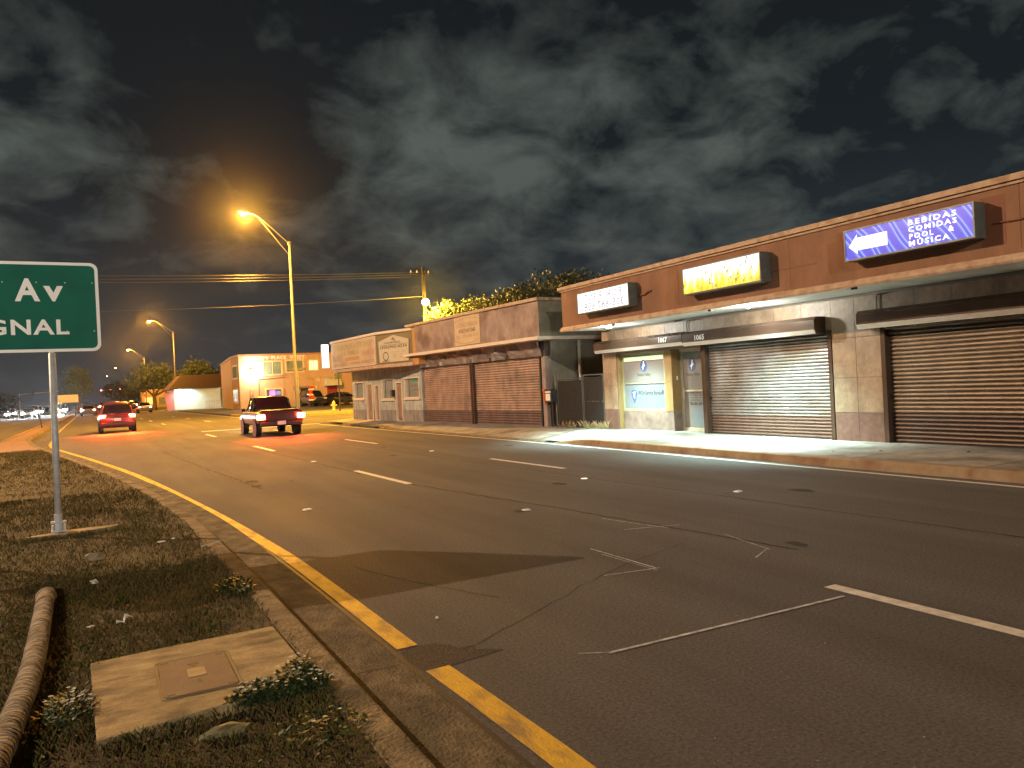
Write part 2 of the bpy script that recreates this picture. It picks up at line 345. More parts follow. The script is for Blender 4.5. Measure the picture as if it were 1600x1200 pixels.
# ================================================================== SETTING
def sheet(name, pts, z, m, thick=0):
    mb = MB()
    if thick: mb.prism(pts, z-thick, z)
    else:
        a = sum(pts[i][0]*pts[(i+1)%len(pts)][1]-pts[(i+1)%len(pts)][0]*pts[i][1] for i in range(len(pts)))
        if a < 0: pts = pts[::-1]
        mb.add([(x, y, z) for x, y in pts], [tuple(range(len(pts)))])
    return tag(mb.build(name, m), kind='structure')
def lerp_x(pts, y):
    for (x0, y0), (x1, y1) in zip(pts, pts[1:]):
        if y0 <= y <= y1: return x0+(x1-x0)*(y-y0)/(y1-y0)
    return pts[0][0] if y < pts[0][1] else pts[-1][0]
def strip(mb, ln, hw, z, mi=0):
    """ribbon along polyline"""
    n = len(ln); L_, R_ = [], []
    for i, p in enumerate(ln):
        a = Vector(ln[max(i-1, 0)][:2]); b = Vector(ln[min(i+1, n-1)][:2]); d = (b-a).normalized(); nr = Vector((d.y, -d.x))
        w = hw[i] if isinstance(hw, list) else hw
        L_.append((p[0]-nr.x*w, p[1]-nr.y*w, z)); R_.append((p[0]+nr.x*w, p[1]+nr.y*w, z))
    mb.add(L_+R_, [(n+i, n+i+1, i+1, i) for i in range(n-1)])
    return mb
def smooth_line(pts, step=1.0):
    """Catmull-Rom through pts"""
    P = [Vector((p[0], p[1])) for p in pts]; P = [P[0]*2-P[1]]+P+[P[-1]*2-P[-2]]; out = []
    for i in range(1, len(P)-2):
        a, b, c, d = P[i-1:i+3]; n = max(2, int((c-b).length/step))
        for k in range(n):
            t = k/n; out.append(.5*((2*b)+(c-a)*t+(2*a-5*b+4*c-d)*t*t+(-a+3*b-3*c+d)*t**3))
    out.append(P[-2]); return [(v.x, v.y) for v in out]

sheet('ground', [(-400, -60), (500, -60), (500, 900), (-400, 900)], -.03, mat('far_ground', (.05, .045, .03), (.08, .07, .05), .3, .95))
RK = [(10.55, -60), (10.5, 17.2), (10.35, 25), (10.15, 41), (8.6, 140), (3, 500)]        # right road edge
sheet('road', [(-19, -60)]+RK+[(-28, 500)], 0, ASPH)
sheet('side_street', [(10.15, 41), (9.95, 54.5), (90, 54.5), (90, 41)], -.001, ASPH)

# lane markings
FOG = smooth_line([(10.2, -20), (10.2, -12), (10.2, -6), (10.21, 0), (10.22, 5.6), (10.25, 10), (10.27, 15), (10.2, 20), (10.02, 26), (9.85, 33), (9.72, 39.5)], 2)
tag(strip(MB(), FOG, .05, .004).build('edge_line', WHT), kind='structure')
tag(strip(MB(), [(9.2, 56), (8.4, 100), (7.9, 140)], .05, .004).build('edge_line', WHT), kind='structure')
xn = lambda y: 4.78-.022*max(0, y-3); xf = lambda y: 7.75-.025*max(0, y-3)
mb = MB()
for ya, yb in ((-10, -7), (1.1, 4.02), (12.5, 15.45), (23.1, 26.05), (34.2, 37.1), (56, 59), (67, 70), (78, 81), (89, 92), (100, 103)):
    strip(mb, [(xn(ya), ya), (xn(yb), yb)], .062, .004)
tag(mb.build('lane_dashes', WHT), kind='structure')
mb = MB()
for ya, yb in ((12.22, 15.15), (22.5, 25.7), (33.5, 36.5), (56, 59), (67, 70), (78, 81), (-10, -7)):
    strip(mb, [(xf(ya), ya), (xf(yb), yb)], .055, .004)
tag(mb.build('lane_dashes', WHT), kind='structure')
# median: outer top edge of its right kerb
KO = smooth_line([(1.15, -20), (1.15, -15), (1.14, -10), (1.13, -5), (1.12, 0), (1.11, 2.8), (1.09, 5.4), (1.05, 7.7), (.92, 11.2), (.43, 16.3), (-.40, 22.0), (-1.55, 29.5), (-2.35, 35), (-2.75, 39), (-3.1, 43), (-3.25, 52), (-3.5, 75), (-4.2, 140), (-8.2, 330)], .5)
def offset(ln, d):
    out = []
    for i, p in enumerate(ln):
        a = Vector(ln[max(i-1, 0)]); b = Vector(ln[min(i+1, len(ln)-1)]); t = (b-a).normalized(); out.append((p[0]-t.y*d, p[1]+t.x*d))
    return out
def ribbon_profile(mb, ln, prof, mi=0):
    """sweep profile [(offset to the left, z)] along line"""
    rows = [offset(ln, d) for d, z in prof]; n = len(ln); b = len(mb.v)
    for (d, z), r in zip(prof, rows): mb.v += [(x, y, z) for x, y in r]
    for j in range(len(prof)-1):
        for i in range(n-1):
            mb.f.append((b+j*n+i, b+j*n+i+1, b+(j+1)*n+i+1, b+(j+1)*n+i)); mb.m.append(mi)
    return mb
KI = offset(KO, .17)
mb = MB(); ribbon_profile(mb, KO, [(-.03, 0), (-.012, .10), (.015, .147), (.03, .152), (.165, .152), (.17, .148), (.17, .0)])
tag(mb.build('median_kerb', KERB, smooth=False), kind='structure')
# kerb joints and gutter pan
GUTL = [p for p in KO if p[1] < 37]
mb = MB(); ribbon_profile(mb, GUTL, [(-.42, .004), (-.40, .010), (-.036, .016)])
tag(mb.build('gutter', GUTTER), kind='structure')
mb = MB()
for i in range(6, len(KO)-2, 6):
    p = Vector(KO[i]); q = Vector(KO[i+1]); t = (q-p).normalized(); nr = Vector((-t.y, t.x))
    if p.y > 36: break
    a = p-nr*.40; b = p-nr*.04
    strip(mb, [(a.x, a.y), (b.x, b.y)], .006, .0195)
    a = p+nr*.02; b = p+nr*.165
    strip(mb, [(a.x, a.y), (b.x, b.y)], .005, .1545)
strip(mb, offset(GUTL, -.034), .010, .0185); strip(mb, offset(GUTL, -.435), .014, .0035)
tag(mb.build('kerb_joints', mat('joint_dark', (.012, .010, .008))), kind='structure')
# left kerb of the median
LK = [(-4.35, -60), (-4.3, 0), (-4.2, 38), (-4.15, 52), (-4.35, 75), (-5.0, 140), (-9, 330)]
LK = smooth_line(LK, 2)
mb = MB(); ribbon_profile(mb, LK, [(.03, 0), (0, .15), (-.15, .152)]); tag(mb.build('median_kerb', KERB), kind='structure')
tag(strip(MB(), offset(LK, .38), .06, .004).build('yellow_edge_line', YEL), kind='structure')
# median surface with gentle bumps
def median_surface(y0, y1, name, m, amp, nx, step):
    mb = MB(); ys = [y0+(y1-y0)*i/int((y1-y0)/step) for i in range(int((y1-y0)/step)+1)]
    for y in ys:
        xr = lerp_x(KI, y)+.003; xl = lerp_x(LK, y)+.145
        for k in range(nx+1):
            x = xl+(xr-xl)*k/nx; e = min(1, (xr-x)/.25, (x-xl)/.25)
            mb.v.append((x, y, .145+e*amp*(mn.noise(Vector((x*2.2, y*2.2, 0)))+.5*mn.noise(Vector((x*7, y*7, 3)))) - (.03*e if amp else 0)))
    for j in range(len(ys)-1):
        for k in range(nx):
            a = j*(nx+1)+k; mb.f.append((a, a+1, a+nx+2, a+nx+1)); mb.m.append(0)
    return tag(mb.build(name, m, smooth=True), kind='structure')
median_surface(-12, 30.5, 'median_soil', SOIL, .018, 44, .16)
median_surface(30.5, 130, 'median_paving', mat('median_brick_paving', (.16, .085, .05), (.22, .13, .08), 5, .9, .4, 30), 0, 3, 2)

# yellow edge line with the worn gap
mb = MB()
YLc = [(1.70, -20), (1.70, 0), (1.70, 2), (1.695, 3), (1.675, 3.7), (1.655, 4.21)]; strip(mb, YLc, .075, .005)
YLd = smooth_line([(1.635, 4.66), (1.60, 7.1), (1.53, 8.8), (1.25, 12.5), (.57, 19.2), (-.42, 26), (-1.3, 31.5), (-1.75, 34.5), (-2.0, 37.5), (-2.1, 41)], .5); strip(mb, YLd, .070, .005)
tag(mb.build('yellow_edge_line', YEL), kind='structure')
tag(strip(MB(), smooth_line([(-2.1, 41), (-2.4, 52), (-2.7, 75), (-3.3, 130)], 3), .06, .005).build('yellow_edge_line', YEL), kind='structure')
# asphalt repair seam, tar lines and cracks
TAR = mat('tar_seam', (.020, .019, .018), (.034, .032, .030), 12, .85, spec=.08)
def crack(pts, w, jit=.03, name='road_crack', z=.003, step=.12):
    ln = smooth_line(pts, step); out = []; ws = []
    for i, p in enumerate(ln):
        out.append((p[0]+jit*mn.noise(Vector((p[0]*5, p[1]*5, i*.01))), p[1]+jit*mn.noise(Vector((p[1]*5, p[0]*5, 9))))); ws.append(w*(.4+.9*abs(mn.noise(Vector((p[0]*4, p[1]*4, 2))))+.15))
    tag(strip(MB(), out, ws, z).build(name, TAR), kind='structure')
crack([(7.45, 2), (7.2, 8), (7.0, 12), (6.7, 20), (6.3, 32)], .012, .02)
crack([(5.5, 5), (5.3, 7), (5.05, 9), (4.55, 13), (4.25, 20), (3.9, 30)], .016, .05)
crack([(1.9, 4.42), (2.3, 4.62), (3.0, 5.0), (3.9, 5.5), (5.0, 5.9)], .004, .05)
crack([(2.0, 7.1), (2.15, 6.5), (2.45, 5.7), (2.62, 5.3)], .007, .02)
crack([(2.4, 14), (2.0, 20), (1.6, 27)], .014, .06)
mb = MB(); fan = [(1.58, 4.215), (1.75, 4.212), (1.95, 4.24), (2.12, 4.27), (2.04, 4.34), (1.98, 4.37), (2.0, 4.45), (1.90, 4.46), (1.88, 4.54), (1.80, 4.64), (1.58, 4.645), (1.53, 4.4)]
mb.add([(1.70, 4.40, .0022)]+[(x, y, .0022) for x, y in fan], [(0, i+1, (i+1) % 12+1) for i in range(12)])
tag(mb.build('broken_asphalt_patch', mat('broken_asphalt', (.018, .013, .010), (.05, .036, .026), 30, .9, 1, 60)), kind='structure')
OIL = mat('oil_stain', (.026, .025, .024), (.055, .052, .048), 22, .85, .2, 90, spec=.1)
rs = random.Random(11)
for i in range(14):
    cx, cy, r_ = rs.choice(((3.1, 1), (6.3, 1), (9.0, 1)))[0]+rs.gauss(0, .5), rs.uniform(3, 26), rs.uniform(.04, .13)
    P = [(cx+r_*(1+.5*mn.noise(Vector((i*3.3, k*.7, 0))))*math.cos(2*PI*k/14), cy+r_*1.9*(1+.5*mn.noise(Vector((i*3.3, k*.7, 5))))*math.sin(2*PI*k/14)) for k in range(14)]
    tag(MB().add([(cx, cy, .0018)]+[(x, y, .0018) for x, y in P], [(0, k+1, (k+1) % 14+1) for k in range(14)]).build('oil_stain', OIL), kind='structure')
# chalk marks sprayed on the road
def chalk(*segs):
    mb = MB()
    for a, b, w in segs: strip(mb, [a, b], w, .0042)
    tag(mb.build('chalk_marks', CHALK), kind='structure')
chalk(((2.60, 3.83), (4.62, 3.78), .014), ((2.45, 3.93), (2.62, 3.83), .005))
chalk(((4.11, 5.27), (4.1, 6.25), .009), ((4.14, 5.25), (3.62, 5.34), .007), ((4.07, 5.2), (4.05, 6.0), .004))
chalk(((5.30, 6.55), (5.1, 7.5), .007), ((5.5, 6.6), (4.9, 6.8), .007))
chalk(((5.33, 5.15), (5.5, 5.9), .006), ((5.36, 5.2), (5.0, 5.0), .006))

# right pavement
KR = [(10.50, -60), (10.50, 16.2)]
mb = MB()
prof = [(0, 0), (.04, .13), (.07, .15), (.22, .153)]
def kerb_row(mb, ys, drop):   # drop(y) -> height scale
    rows = []
    for y in ys:
        h = drop(y); base = lerp_x(RK, y); rows.append([(base+d, y, z*h+.0015) for d, z in prof])
    b = len(mb.v)
    for r in rows: mb.v += r
    n = len(prof)
    for j in range(len(rows)-1):
        for k in range(n-1): mb.f.append((b+j*n+k, b+(j+1)*n+k, b+(j+1)*n+k+1, b+j*n+k+1)); mb.m.append(0)
drop = lambda y: 1 if y < 16.2 else (max(.12, 1-(y-16.2)/1.4))
ys = [-60, -30, -10]+[-8+i*.5 for i in range(0, 52)]
kerb_row(mb, ys, drop); tag(mb.build('pavement_kerb', PAINTED_KERB), kind='structure')
mb = MB()
kerb_row(mb, [18+.7*i for i in range(28)], lambda y: .12 if y < 30 else (.12+min(1, (y-30)/1.5)*.55 if y < 38 else .3)); tag(mb.build('pavement_kerb', KERB), kind='structure')
# slabs (laid panels with joints), sloping to the dropped kerb past y=16.2
mb = MB(); mj = MB()
def slab_z(x, y):
    base = lerp_x(RK, y)+.22; h = drop(y) if y < 30 else (.12+min(1, (y-30)/1.5)*.55)
    t = min(1, max(0, (x-base)/.9)); return .153*(h+(1-h)*t)
ys = [-60, -40, -20, -12]; y = -10.0
while y < 41: ys.append(y); y += .5
for j in range(len(ys)-1):
    for k in range(5):
        x0 = lambda yy: lerp_x(RK, yy)+.22; X = lambda yy, kk: x0(yy)+(13.4-x0(yy))*[0, .15, .3, .45, .7, 1][kk]
        a = [(X(ys[j], k), ys[j]), (X(ys[j], k+1), ys[j]), (X(ys[j+1], k+1), ys[j+1]), (X(ys[j+1], k), ys[j+1])]
        mb.add([(x, y, slab_z(x, y)+.001) for x, y in a], [(0, 1, 2, 3)])
tag(mb.build('pavement', CONC, smooth=True), kind='structure')
mj = MB()
for y in [4.3+2.05*i for i in range(-5, 18)]:
    sl = .5 if y < 12 else .0
    pts = [(lerp_x(RK, y)+.24+(12.8-lerp_x(RK, y)-.24)*t, y-.0*sl) for t in [i/10 for i in range(11)]]
    n = len(pts); 
    mj.add([(x, yy-.013, slab_z(x, yy)+.003) for x, yy in pts]+[(x, yy+.013, slab_z(x, yy)+.003) for x, yy in pts], [(i, i+1, n+i+1, n+i) for i in range(n-1)])
tag(mj.build('pavement_joints', mat('joint_brown', (.06, .05, .04))), kind='structure')
sheet('back_lot', [(13.4, -60), (90, -60), (90, 41), (13.4, 41)], .10, SOIL)
# kerb drain near the corner; black box paints the shade of its opening
tag(MB().box(10.12, 10.32, 31.5, 35.2, .01, .075).build('kerb_inlet', mat('drain_painted_shade', (.006, .005, .004))), kind='structure')
# far corner across the side street
sheet('corner_pavement', [(9.9, 54.7), (90, 54.7), (90, 64), (9.6, 64)], .13, CONC, .14)
sheet('verge', [(9.6, 64), (90, 64), (90, 68), (9.5, 68)], .125, mat('verge_grass', (.05, .055, .02), (.10, .09, .035), 2, .9, .5, 20), .12)
sheet('car_park', [(9.5, 68), (90, 68), (90, 112), (9.0, 112)], .12, mat('car_park_asphalt', (.06, .055, .05), (.09, .08, .07), 2, .85), .12)
sheet('pavement_beyond', [(8.6, 112), (90, 112), (60, 500), (3.2, 500), (8.4, 140)], .11, CONC, .12)
tag(MB().box(9.95, 60, 54.5, 54.68, 0, .16).build('yellow_kerb', YELLOW_KERB), kind='structure')
tag(MB().prism([(9.80, 54.7), (9.95, 54.7), (9.55, 68), (9.4, 68)], 0, .16).build('yellow_kerb', YELLOW_KERB), kind='structure')
sheet('far_left_pavement', [(-19, -60), (-28, 500), (-60, 500), (-60, -60)], .13, CONC, .15)
sheet('pale_road_bar', [(4.2, 40.2), (10.0, 40.2), (10.0, 40.8), (4.2, 40.8)], .004, WHT)  # pale bar across the lanes before the side street
# ================================================================== BUILDING A (terracotta fascia, roller shutters)
def tiles(mb, xs, zs, y=0, t=.02, gap=.004, mi=0):
    for i in range(len(xs)-1):
        for j in range(len(zs)-1): mb.box(xs[i]+gap, xs[i+1]-gap, y, y+t, zs[j]+gap, zs[j+1]-gap, mi)
    return mb
def split(a, b, step):
    n = max(1, round(abs(b-a)/step)); return [a+(b-a)*i/n for i in range(n+1)]
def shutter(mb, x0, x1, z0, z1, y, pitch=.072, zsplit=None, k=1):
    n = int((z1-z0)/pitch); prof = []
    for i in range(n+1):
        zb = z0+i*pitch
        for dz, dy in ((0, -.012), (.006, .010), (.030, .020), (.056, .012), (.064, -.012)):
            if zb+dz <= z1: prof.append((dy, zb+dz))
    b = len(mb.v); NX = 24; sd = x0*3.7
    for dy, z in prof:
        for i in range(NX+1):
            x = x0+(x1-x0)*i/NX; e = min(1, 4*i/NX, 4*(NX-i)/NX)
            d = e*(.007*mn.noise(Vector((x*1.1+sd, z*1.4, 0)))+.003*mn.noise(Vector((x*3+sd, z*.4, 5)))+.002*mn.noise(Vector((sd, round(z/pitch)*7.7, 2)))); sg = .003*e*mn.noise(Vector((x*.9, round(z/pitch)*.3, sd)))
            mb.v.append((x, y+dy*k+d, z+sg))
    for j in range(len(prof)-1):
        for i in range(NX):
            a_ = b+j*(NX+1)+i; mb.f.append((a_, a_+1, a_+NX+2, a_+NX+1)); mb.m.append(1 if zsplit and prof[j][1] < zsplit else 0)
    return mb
def housing(parent, x0, x1, y, z0, z1, d=.33, number=None, numx=None):
    mb = MB(); prof = [(y, z1), (y+d*.82, z1), (y+d, z1-.07), (y+d, z0+.09), (y+d*.85, z0), (y, z0)]
    mb.sweep_x(prof[::-1], x0, x1); h = mb.build('shutter_housing', BRONZE, parent)
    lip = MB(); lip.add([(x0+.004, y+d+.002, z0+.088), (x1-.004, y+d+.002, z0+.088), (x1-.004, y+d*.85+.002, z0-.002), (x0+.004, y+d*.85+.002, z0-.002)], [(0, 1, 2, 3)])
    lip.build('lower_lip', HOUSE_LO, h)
    if number:
        t = text_on(MB(), number, numx, y+d+.004, z0+.12, .34, .13, bold=.03).build('house_number', WHITEP, h)
    return h
bA = empty('brown_storefront', (13.1, 0, 0), PI/2)
tag(bA, 'low storefront with long terracotta fascia, brown roller shutters and tan tiled wall', 'building')
LE, RE = 18.8, -9.0        # left (far) and right (near) ends in local x
m = MB()
m.box(RE, 14.6, -.301, -10.5, 0, 4.15); m.box(14.6, 15.9, -.48, -10.5, 0, 4.15); m.box(15.9, LE, -.301, -10.5, 0, 4.15)
m.build('wall', STUC_S, bA)
Z0 = .145
# tiled wall panels: pilaster between shutters, strip over the shutters, beyond third shutter
mt = MB(); md = MB(); gr = MB()
def tile_wall(x0, x1, z0, z1, stepx=.62):
    gr.box(x0, x1, -.30, -.002, max(z0, Z0-.04), z1)
    if z0 < .72: tiles(md, split(x0, x1, stepx), [Z0-.03, min(.72, z1)])
    zs = [z for z in (.72, 1.41, 2.2, 2.99) if z0 <= z <= z1]
    if not zs or zs[0] > z0+.01 and z0 >= .72: zs = [z0]+zs
    if zs[-1] < z1-.02: zs.append(z1)
    if len(zs) > 1: tiles(mt, split(x0, x1, stepx), zs)
tile_wall(9.60, 10.70, 0, 3.0, .55)
tile_wall(10.70, 18.14, 2.375, 3.0, .75)
tile_wall(18.14, 18.80, 0, 3.0, .66)
tile_wall(4.60, 9.60, 2.30, 3.0, .75)
tile_wall(2.2, 4.60, 0, 3.0, .6); tile_wall(-2.8, 2.2, 2.3, 3.0, .75); tile_wall(-9, -2.8, 0, 3.0, .62)
gr.build('wall_backing', GROUT, bA); mt.build('tan_tiles', TAN_TILE, bA); md.build('brown_tiles', BRN_TILE, bA)
# shutters
def roller(x0, x1, ztop, zs, m0, m1, hx0, hx1, number=None, numx=None, pitch=.072):
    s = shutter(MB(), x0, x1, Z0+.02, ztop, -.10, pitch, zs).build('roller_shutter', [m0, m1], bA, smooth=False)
    MB().box(x0, x1, -.115, -.075, Z0-.01, Z0+.025).build('bottom_bar', BLACKM, s)
    for a, b in ((x0-.09, x0-.001), (x1+.001, x1+.09)): MB().box(a, b, -.15, .035, Z0-.01, ztop+.05).build('guide_rail', BRONZE, s)
    MB().box(x1-.05, x1-.01, -.085, -.05, .98, 1.06).build('lock', BLACKM, s)
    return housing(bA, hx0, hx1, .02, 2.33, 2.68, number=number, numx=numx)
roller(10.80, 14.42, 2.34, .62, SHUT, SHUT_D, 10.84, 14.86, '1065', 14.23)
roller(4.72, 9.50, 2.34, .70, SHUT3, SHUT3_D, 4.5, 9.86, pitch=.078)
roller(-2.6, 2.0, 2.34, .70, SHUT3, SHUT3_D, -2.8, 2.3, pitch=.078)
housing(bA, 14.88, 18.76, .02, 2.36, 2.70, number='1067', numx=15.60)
MB().box(14.515, 14.60, -.45, .0, Z0, 2.33).build('door_post', BRONZE, bA)
# window bay of 1067: shallow window recess, deeper door recess
WY = -.12; DY = -.42
w = MB(); w.box(16.15, 18.06, WY-.08, WY, .68, .74); w.box(16.15, 18.06, WY-.08, WY, 2.19, 2.30); w.box(18.0, 18.06, WY-.08, WY, .74, 2.19); w.box(16.15, 16.20, WY-.08, WY, .74, 2.19)
w.box(16.20, 18.0, WY-.06, WY-.012, 1.435, 1.47)
wf = w.build('display_window', YFRAME, bA)
MB().box(18.062, 18.138, WY-.08, -.02, Z0, 2.30).build('frame_jamb', OCHRE, bA)
MB().box(16.20, 18.0, WY-.05, WY-.04, .74, 1.435).build('lower_pane', VINYL2, wf)
MB().box(16.20, 18.0, WY-.05, WY-.04, 1.47, 2.08).build('upper_pane', VINYL, wf)
MB().box(16.20, 18.0, WY-.05, WY-.04, 2.082, 2.19).build('lit_top_gap', emis('lit_gap', (.75, .95, .55), .75), wf)
mm = MB(); tiles(mm, [15.86, 16.95, 18.06], [Z0-.03, .68], y=WY-.03, t=.03); mm.box(15.86, 18.06, WY-.2, WY-.03, 0, .68); mm.build('marble_base', MARBLE, bA)
oc = MB(); oc.box(15.86, 16.145, DY, WY+.01, .682, 1.46); oc.box(15.86, 16.145, DY, WY+.01, 1.464, 2.30); oc.build('ochre_panel', OCHRE, bA)
MB().box(15.86, 16.10, DY, WY-.205, 0, .68).build('marble_return', MARBLE, bA)
MB().box(14.6, 18.24, -.32, .0, 2.302, 2.37).build('bay_lintel', mat('lintel_brown', (.16, .085, .06), (.2, .11, .08), 3), bA)
MB().box(14.6, 15.86, -.48, -.322, 2.302, 2.5).build('door_recess_ceiling', TAN_TILE, bA)
MB().box(16.15, 18.14, -.30, -.25, Z0, 2.3).build('bay_back', OCHRE, bA)
def logo(parent, cx, y, cz, w_, h_):
    def ell(k, n=28): return [(cx+k*w_/2*math.cos(2*PI*i/n), cz+k*h_/2*math.sin(2*PI*i/n)) for i in range(n)]
    e = MB().add([(x, y, z) for x, z in ell(1)], [tuple(range(28))]).build('oval_emblem', NAVY, parent)
    pts = [(-.02, .40), (.10, .36), (.12, .12), (.26, .02), (.10, -.06), (-.02, -.14), (-.10, -.42), (-.16, -.18), (-.30, -.12), (-.10, .05)]
    MB().add([(cx-a*w_, y+.002, cz+b*h_) for a, b in pts], [(0, 1, 2, 3, 9), (3, 4, 5, 9), (5, 6, 7, 8, 9)]).build('white_bird_mark', WHITEP, e)
WT = WY-.037
logo(wf, 17.10, WT, 1.93, .30, .34)
text_on(MB(), 'Nueva Valley', 17.10, WT, 1.62, .58, .11, bold=.012).build('lettering', INK, wf)
text_on(MB(), 'Insurance Corp', 17.10, WT, 1.53, .36, .05, bold=.01).build('lettering', GREYINK, wf)
pts = [(0, .11), (.06, .13), (.12, .09), (.13, 0), (.08, -.12), (0, -.26), (-.08, -.12), (-.13, 0), (-.12, .09), (-.06, .13)]
sh = MB().add([(17.58-a, WT, 1.14+b) for a, b in pts], [tuple(range(10))]).build('shield_emblem', NAVY, wf)
MB().add([(17.58-a, WT+.002, 1.14+b) for a, b in ((-.08, .06), (.09, .08), (.03, .03), (.02, -.14), (-.03, -.05), (-.02, .02))], [(0, 1, 2, 5), (5, 2, 3, 4)]).build('white_mark', WHITEP, sh)
text_on(MB(), 'WCH Service Bureau\u00ae', 16.84, WT, 1.12, 1.12, .13, bold=.012).build('lettering', INK, wf)
text_on(MB(), 'We Can Help', 17.15, WT, .97, .46, .09, bold=.01).build('lettering', GREYINK, wf)
l = MB(); l.box(16.28, 17.40, WT-.001, WT, 1.085, 1.092); l.box(16.28, 16.88, WT-.001, WT, 1.02, 1.026); l.build('rule_lines', GREYINK, wf)
# door of 1067
dr = MB(); dr.box(15.79, 15.855, DY-.06, DY+.03, Z0, 2.30); dr.box(14.90, 14.97, DY-.06, DY+.03, Z0, 2.30); dr.box(14.97, 15.79, DY-.06, DY+.03, 2.22, 2.30); dr.box(14.97, 15.79, DY-.06, DY+.03, Z0, .24)
dr.box(14.97, 15.79, DY-.04, DY+.025, 1.185, 1.225)
door = dr.build('glass_door', ALU, bA)
MB().box(14.60, 14.895, -.46, DY-.02, Z0, 2.3).build('door_side_panel', BRONZE, bA)
MB().box(14.97, 15.79, DY-.03, DY-.01, 1.225, 2.22).build('upper_pane', VINYL, door)
MB().box(14.97, 15.79, DY-.03, DY-.01, .24, 1.185).build('lower_pane', VINYL, door)
MB().box(15.0, 15.45, DY-.0095, DY-.007, .26, .74).build('poster', VINYL2, door)
MB().box(15.72, 15.75, DY+.03, DY+.07, 1.0, 1.28).build('handle', ALU, door)
MB().box(15.855, 15.86, -.30, -.26, 1.50, 1.60).build('door_switch', WHITEP, door)
DT = DY-.006
logo(door, 15.42, DT, 1.88, .27, .34)
text_on(MB(), 'Nueva Valley', 15.40, DT, 1.57, .50, .10, bold=.012).build('lettering', INK, door)
text_on(MB(), 'Insurance Corp', 15.40, DT, 1.47, .31, .045, bold=.01).build('lettering', GREYINK, door)
for i, (t, w_) in enumerate((('OPEN TO THE PUBLIC', .36), ('Mon-Fri 9:00am - 5:00pm', .46), ('Saturday 10:00am - 2:00pm', .48), ('Sunday and Holidays closed', .50))):
    text_on(MB(), t, 15.32, DT, 1.13-i*.065, w_, .042, bold=.02).build('lettering', INK, door)
text_on(MB(), '786.401.6891', 15.32, DT, .82, .50, .09, bold=.03).build('lettering', INK, door)
# fascia, soffit and trims
FY = 1.5
m = MB(); m.box(RE, 18.55, -.28, FY, 3.06, 4.17); m.build('fascia', TERRA, bA)
m = MB(); m.box(RE, 18.50, .03, FY-.06, 3.035, 3.059); m.build('soffit', SOFFIT, bA)
m = MB(); m.box(RE, 18.64, -.3, FY+.07, 4.17, 4.26); m.box(RE, 18.60, FY, FY+.03, 4.12, 4.168); m.build('parapet_trim', TRIM, bA)
m = MB(); m.sweep_x([(FY-.06, 3.02), (FY+.05, 3.0), (FY+.07, 3.035), (FY+.05, 3.10), (FY+.03, 3.105), (FY+.003, 3.135), (FY-.06, 3.135)], RE, 18.62); m.box(18.551, 18.62, 0, FY-.06, 3.03, 3.17); m.build('lower_trim', TRIM, bA)
m = MB()
for x in (16.2, 13.55, 10.35, 6.2, 2.0): m.box(x-.004, x+.004, FY, FY+.002, 3.2, 4.12)
build_each(m, 'fascia_joint', mat('joint_terracotta', (.10, .04, .02)), bA)
# conduits
m = MB(); m.tube([(9.62, .05, 2.68), (9.62, .05, 2.93), (9.60, .05, 2.97), (9.40, .05, 2.98)], .012, 6); m.tube([(15.0, .05, 2.70), (15.0, .05, 2.92), (14.96, .05, 2.97), (14.5, .05, 2.98)], .012, 6)
m.build('conduit', BLACKM, bA)
m = MB(); m.tube([(6.55, FY+.02, 3.62), (6.2, FY+.02, 3.60), (5.9, FY+.02, 3.66), (5.5, FY+.025, 3.66), (4.9, FY+.02, 3.70)], .012, 6); m.tube([(15.1, FY+.02, 3.62), (14.75, FY+.03, 3.60), (14.6, FY+.04, 3.66), (14.5, FY+.02, 3.66)], .02, 6); m.build('sign_cable', mat('painted_cable', (.16, .06, .03)), bA)
m = MB(); m.box(9.97-.25, 9.97+.9, FY, FY+.002, 3.53, 3.56); m.box(9.17, 9.27, FY, FY+.002, 3.35, 4.0); m.box(6.4, 6.75, FY, FY+.0025, 3.30, 4.02); build_each(m, 'paint_patch', mat('darker_terracotta', (.17, .062, .03), (.2, .075, .035), 3), bA)
# bulkhead lamps under the soffit
m = MB()
for x, y in ((12.6, 1.44), (16.2, 1.42), (9.0, 1.44)): m.box(x-.05, x+.05, y, y+.05, 2.97, 3.03)
build_each(m, 'soffit_bracket', BLACKM, bA)
def downlight(x, y, lab):
    t = empty('soffit_downlight', (13.1-y, x, 3.03)); tag(t, lab, 'downlight', 'downlights under the soffit')
    MB().lathe([(.02, 0), (.085, -.004), (.085, -.02), (.06, -.03)], seg=20).build('trim_ring', SOFFIT, t)
    MB().lathe([(.01, -.031), (.055, -.031), (.052, -.05), (.03, -.062), (.004, -.066)], seg=16).build('lens', E_DL, t, smooth=True)
    light('lamp', 'SPOT', (0, 0, -.09), P_DL, COOL, t, .05, spot=math.radians(112), blend=1.0)
    light('lens_glow', 'POINT', (0, 0, -.12), 150, (.95, 1, .94), t, .05)
    return t
downlight(16.85, 1.15, 'lit round downlight in the white soffit above door number 1067')
downlight(11.90, 1.05, 'lit round downlight in the white soffit above shutter 1065')

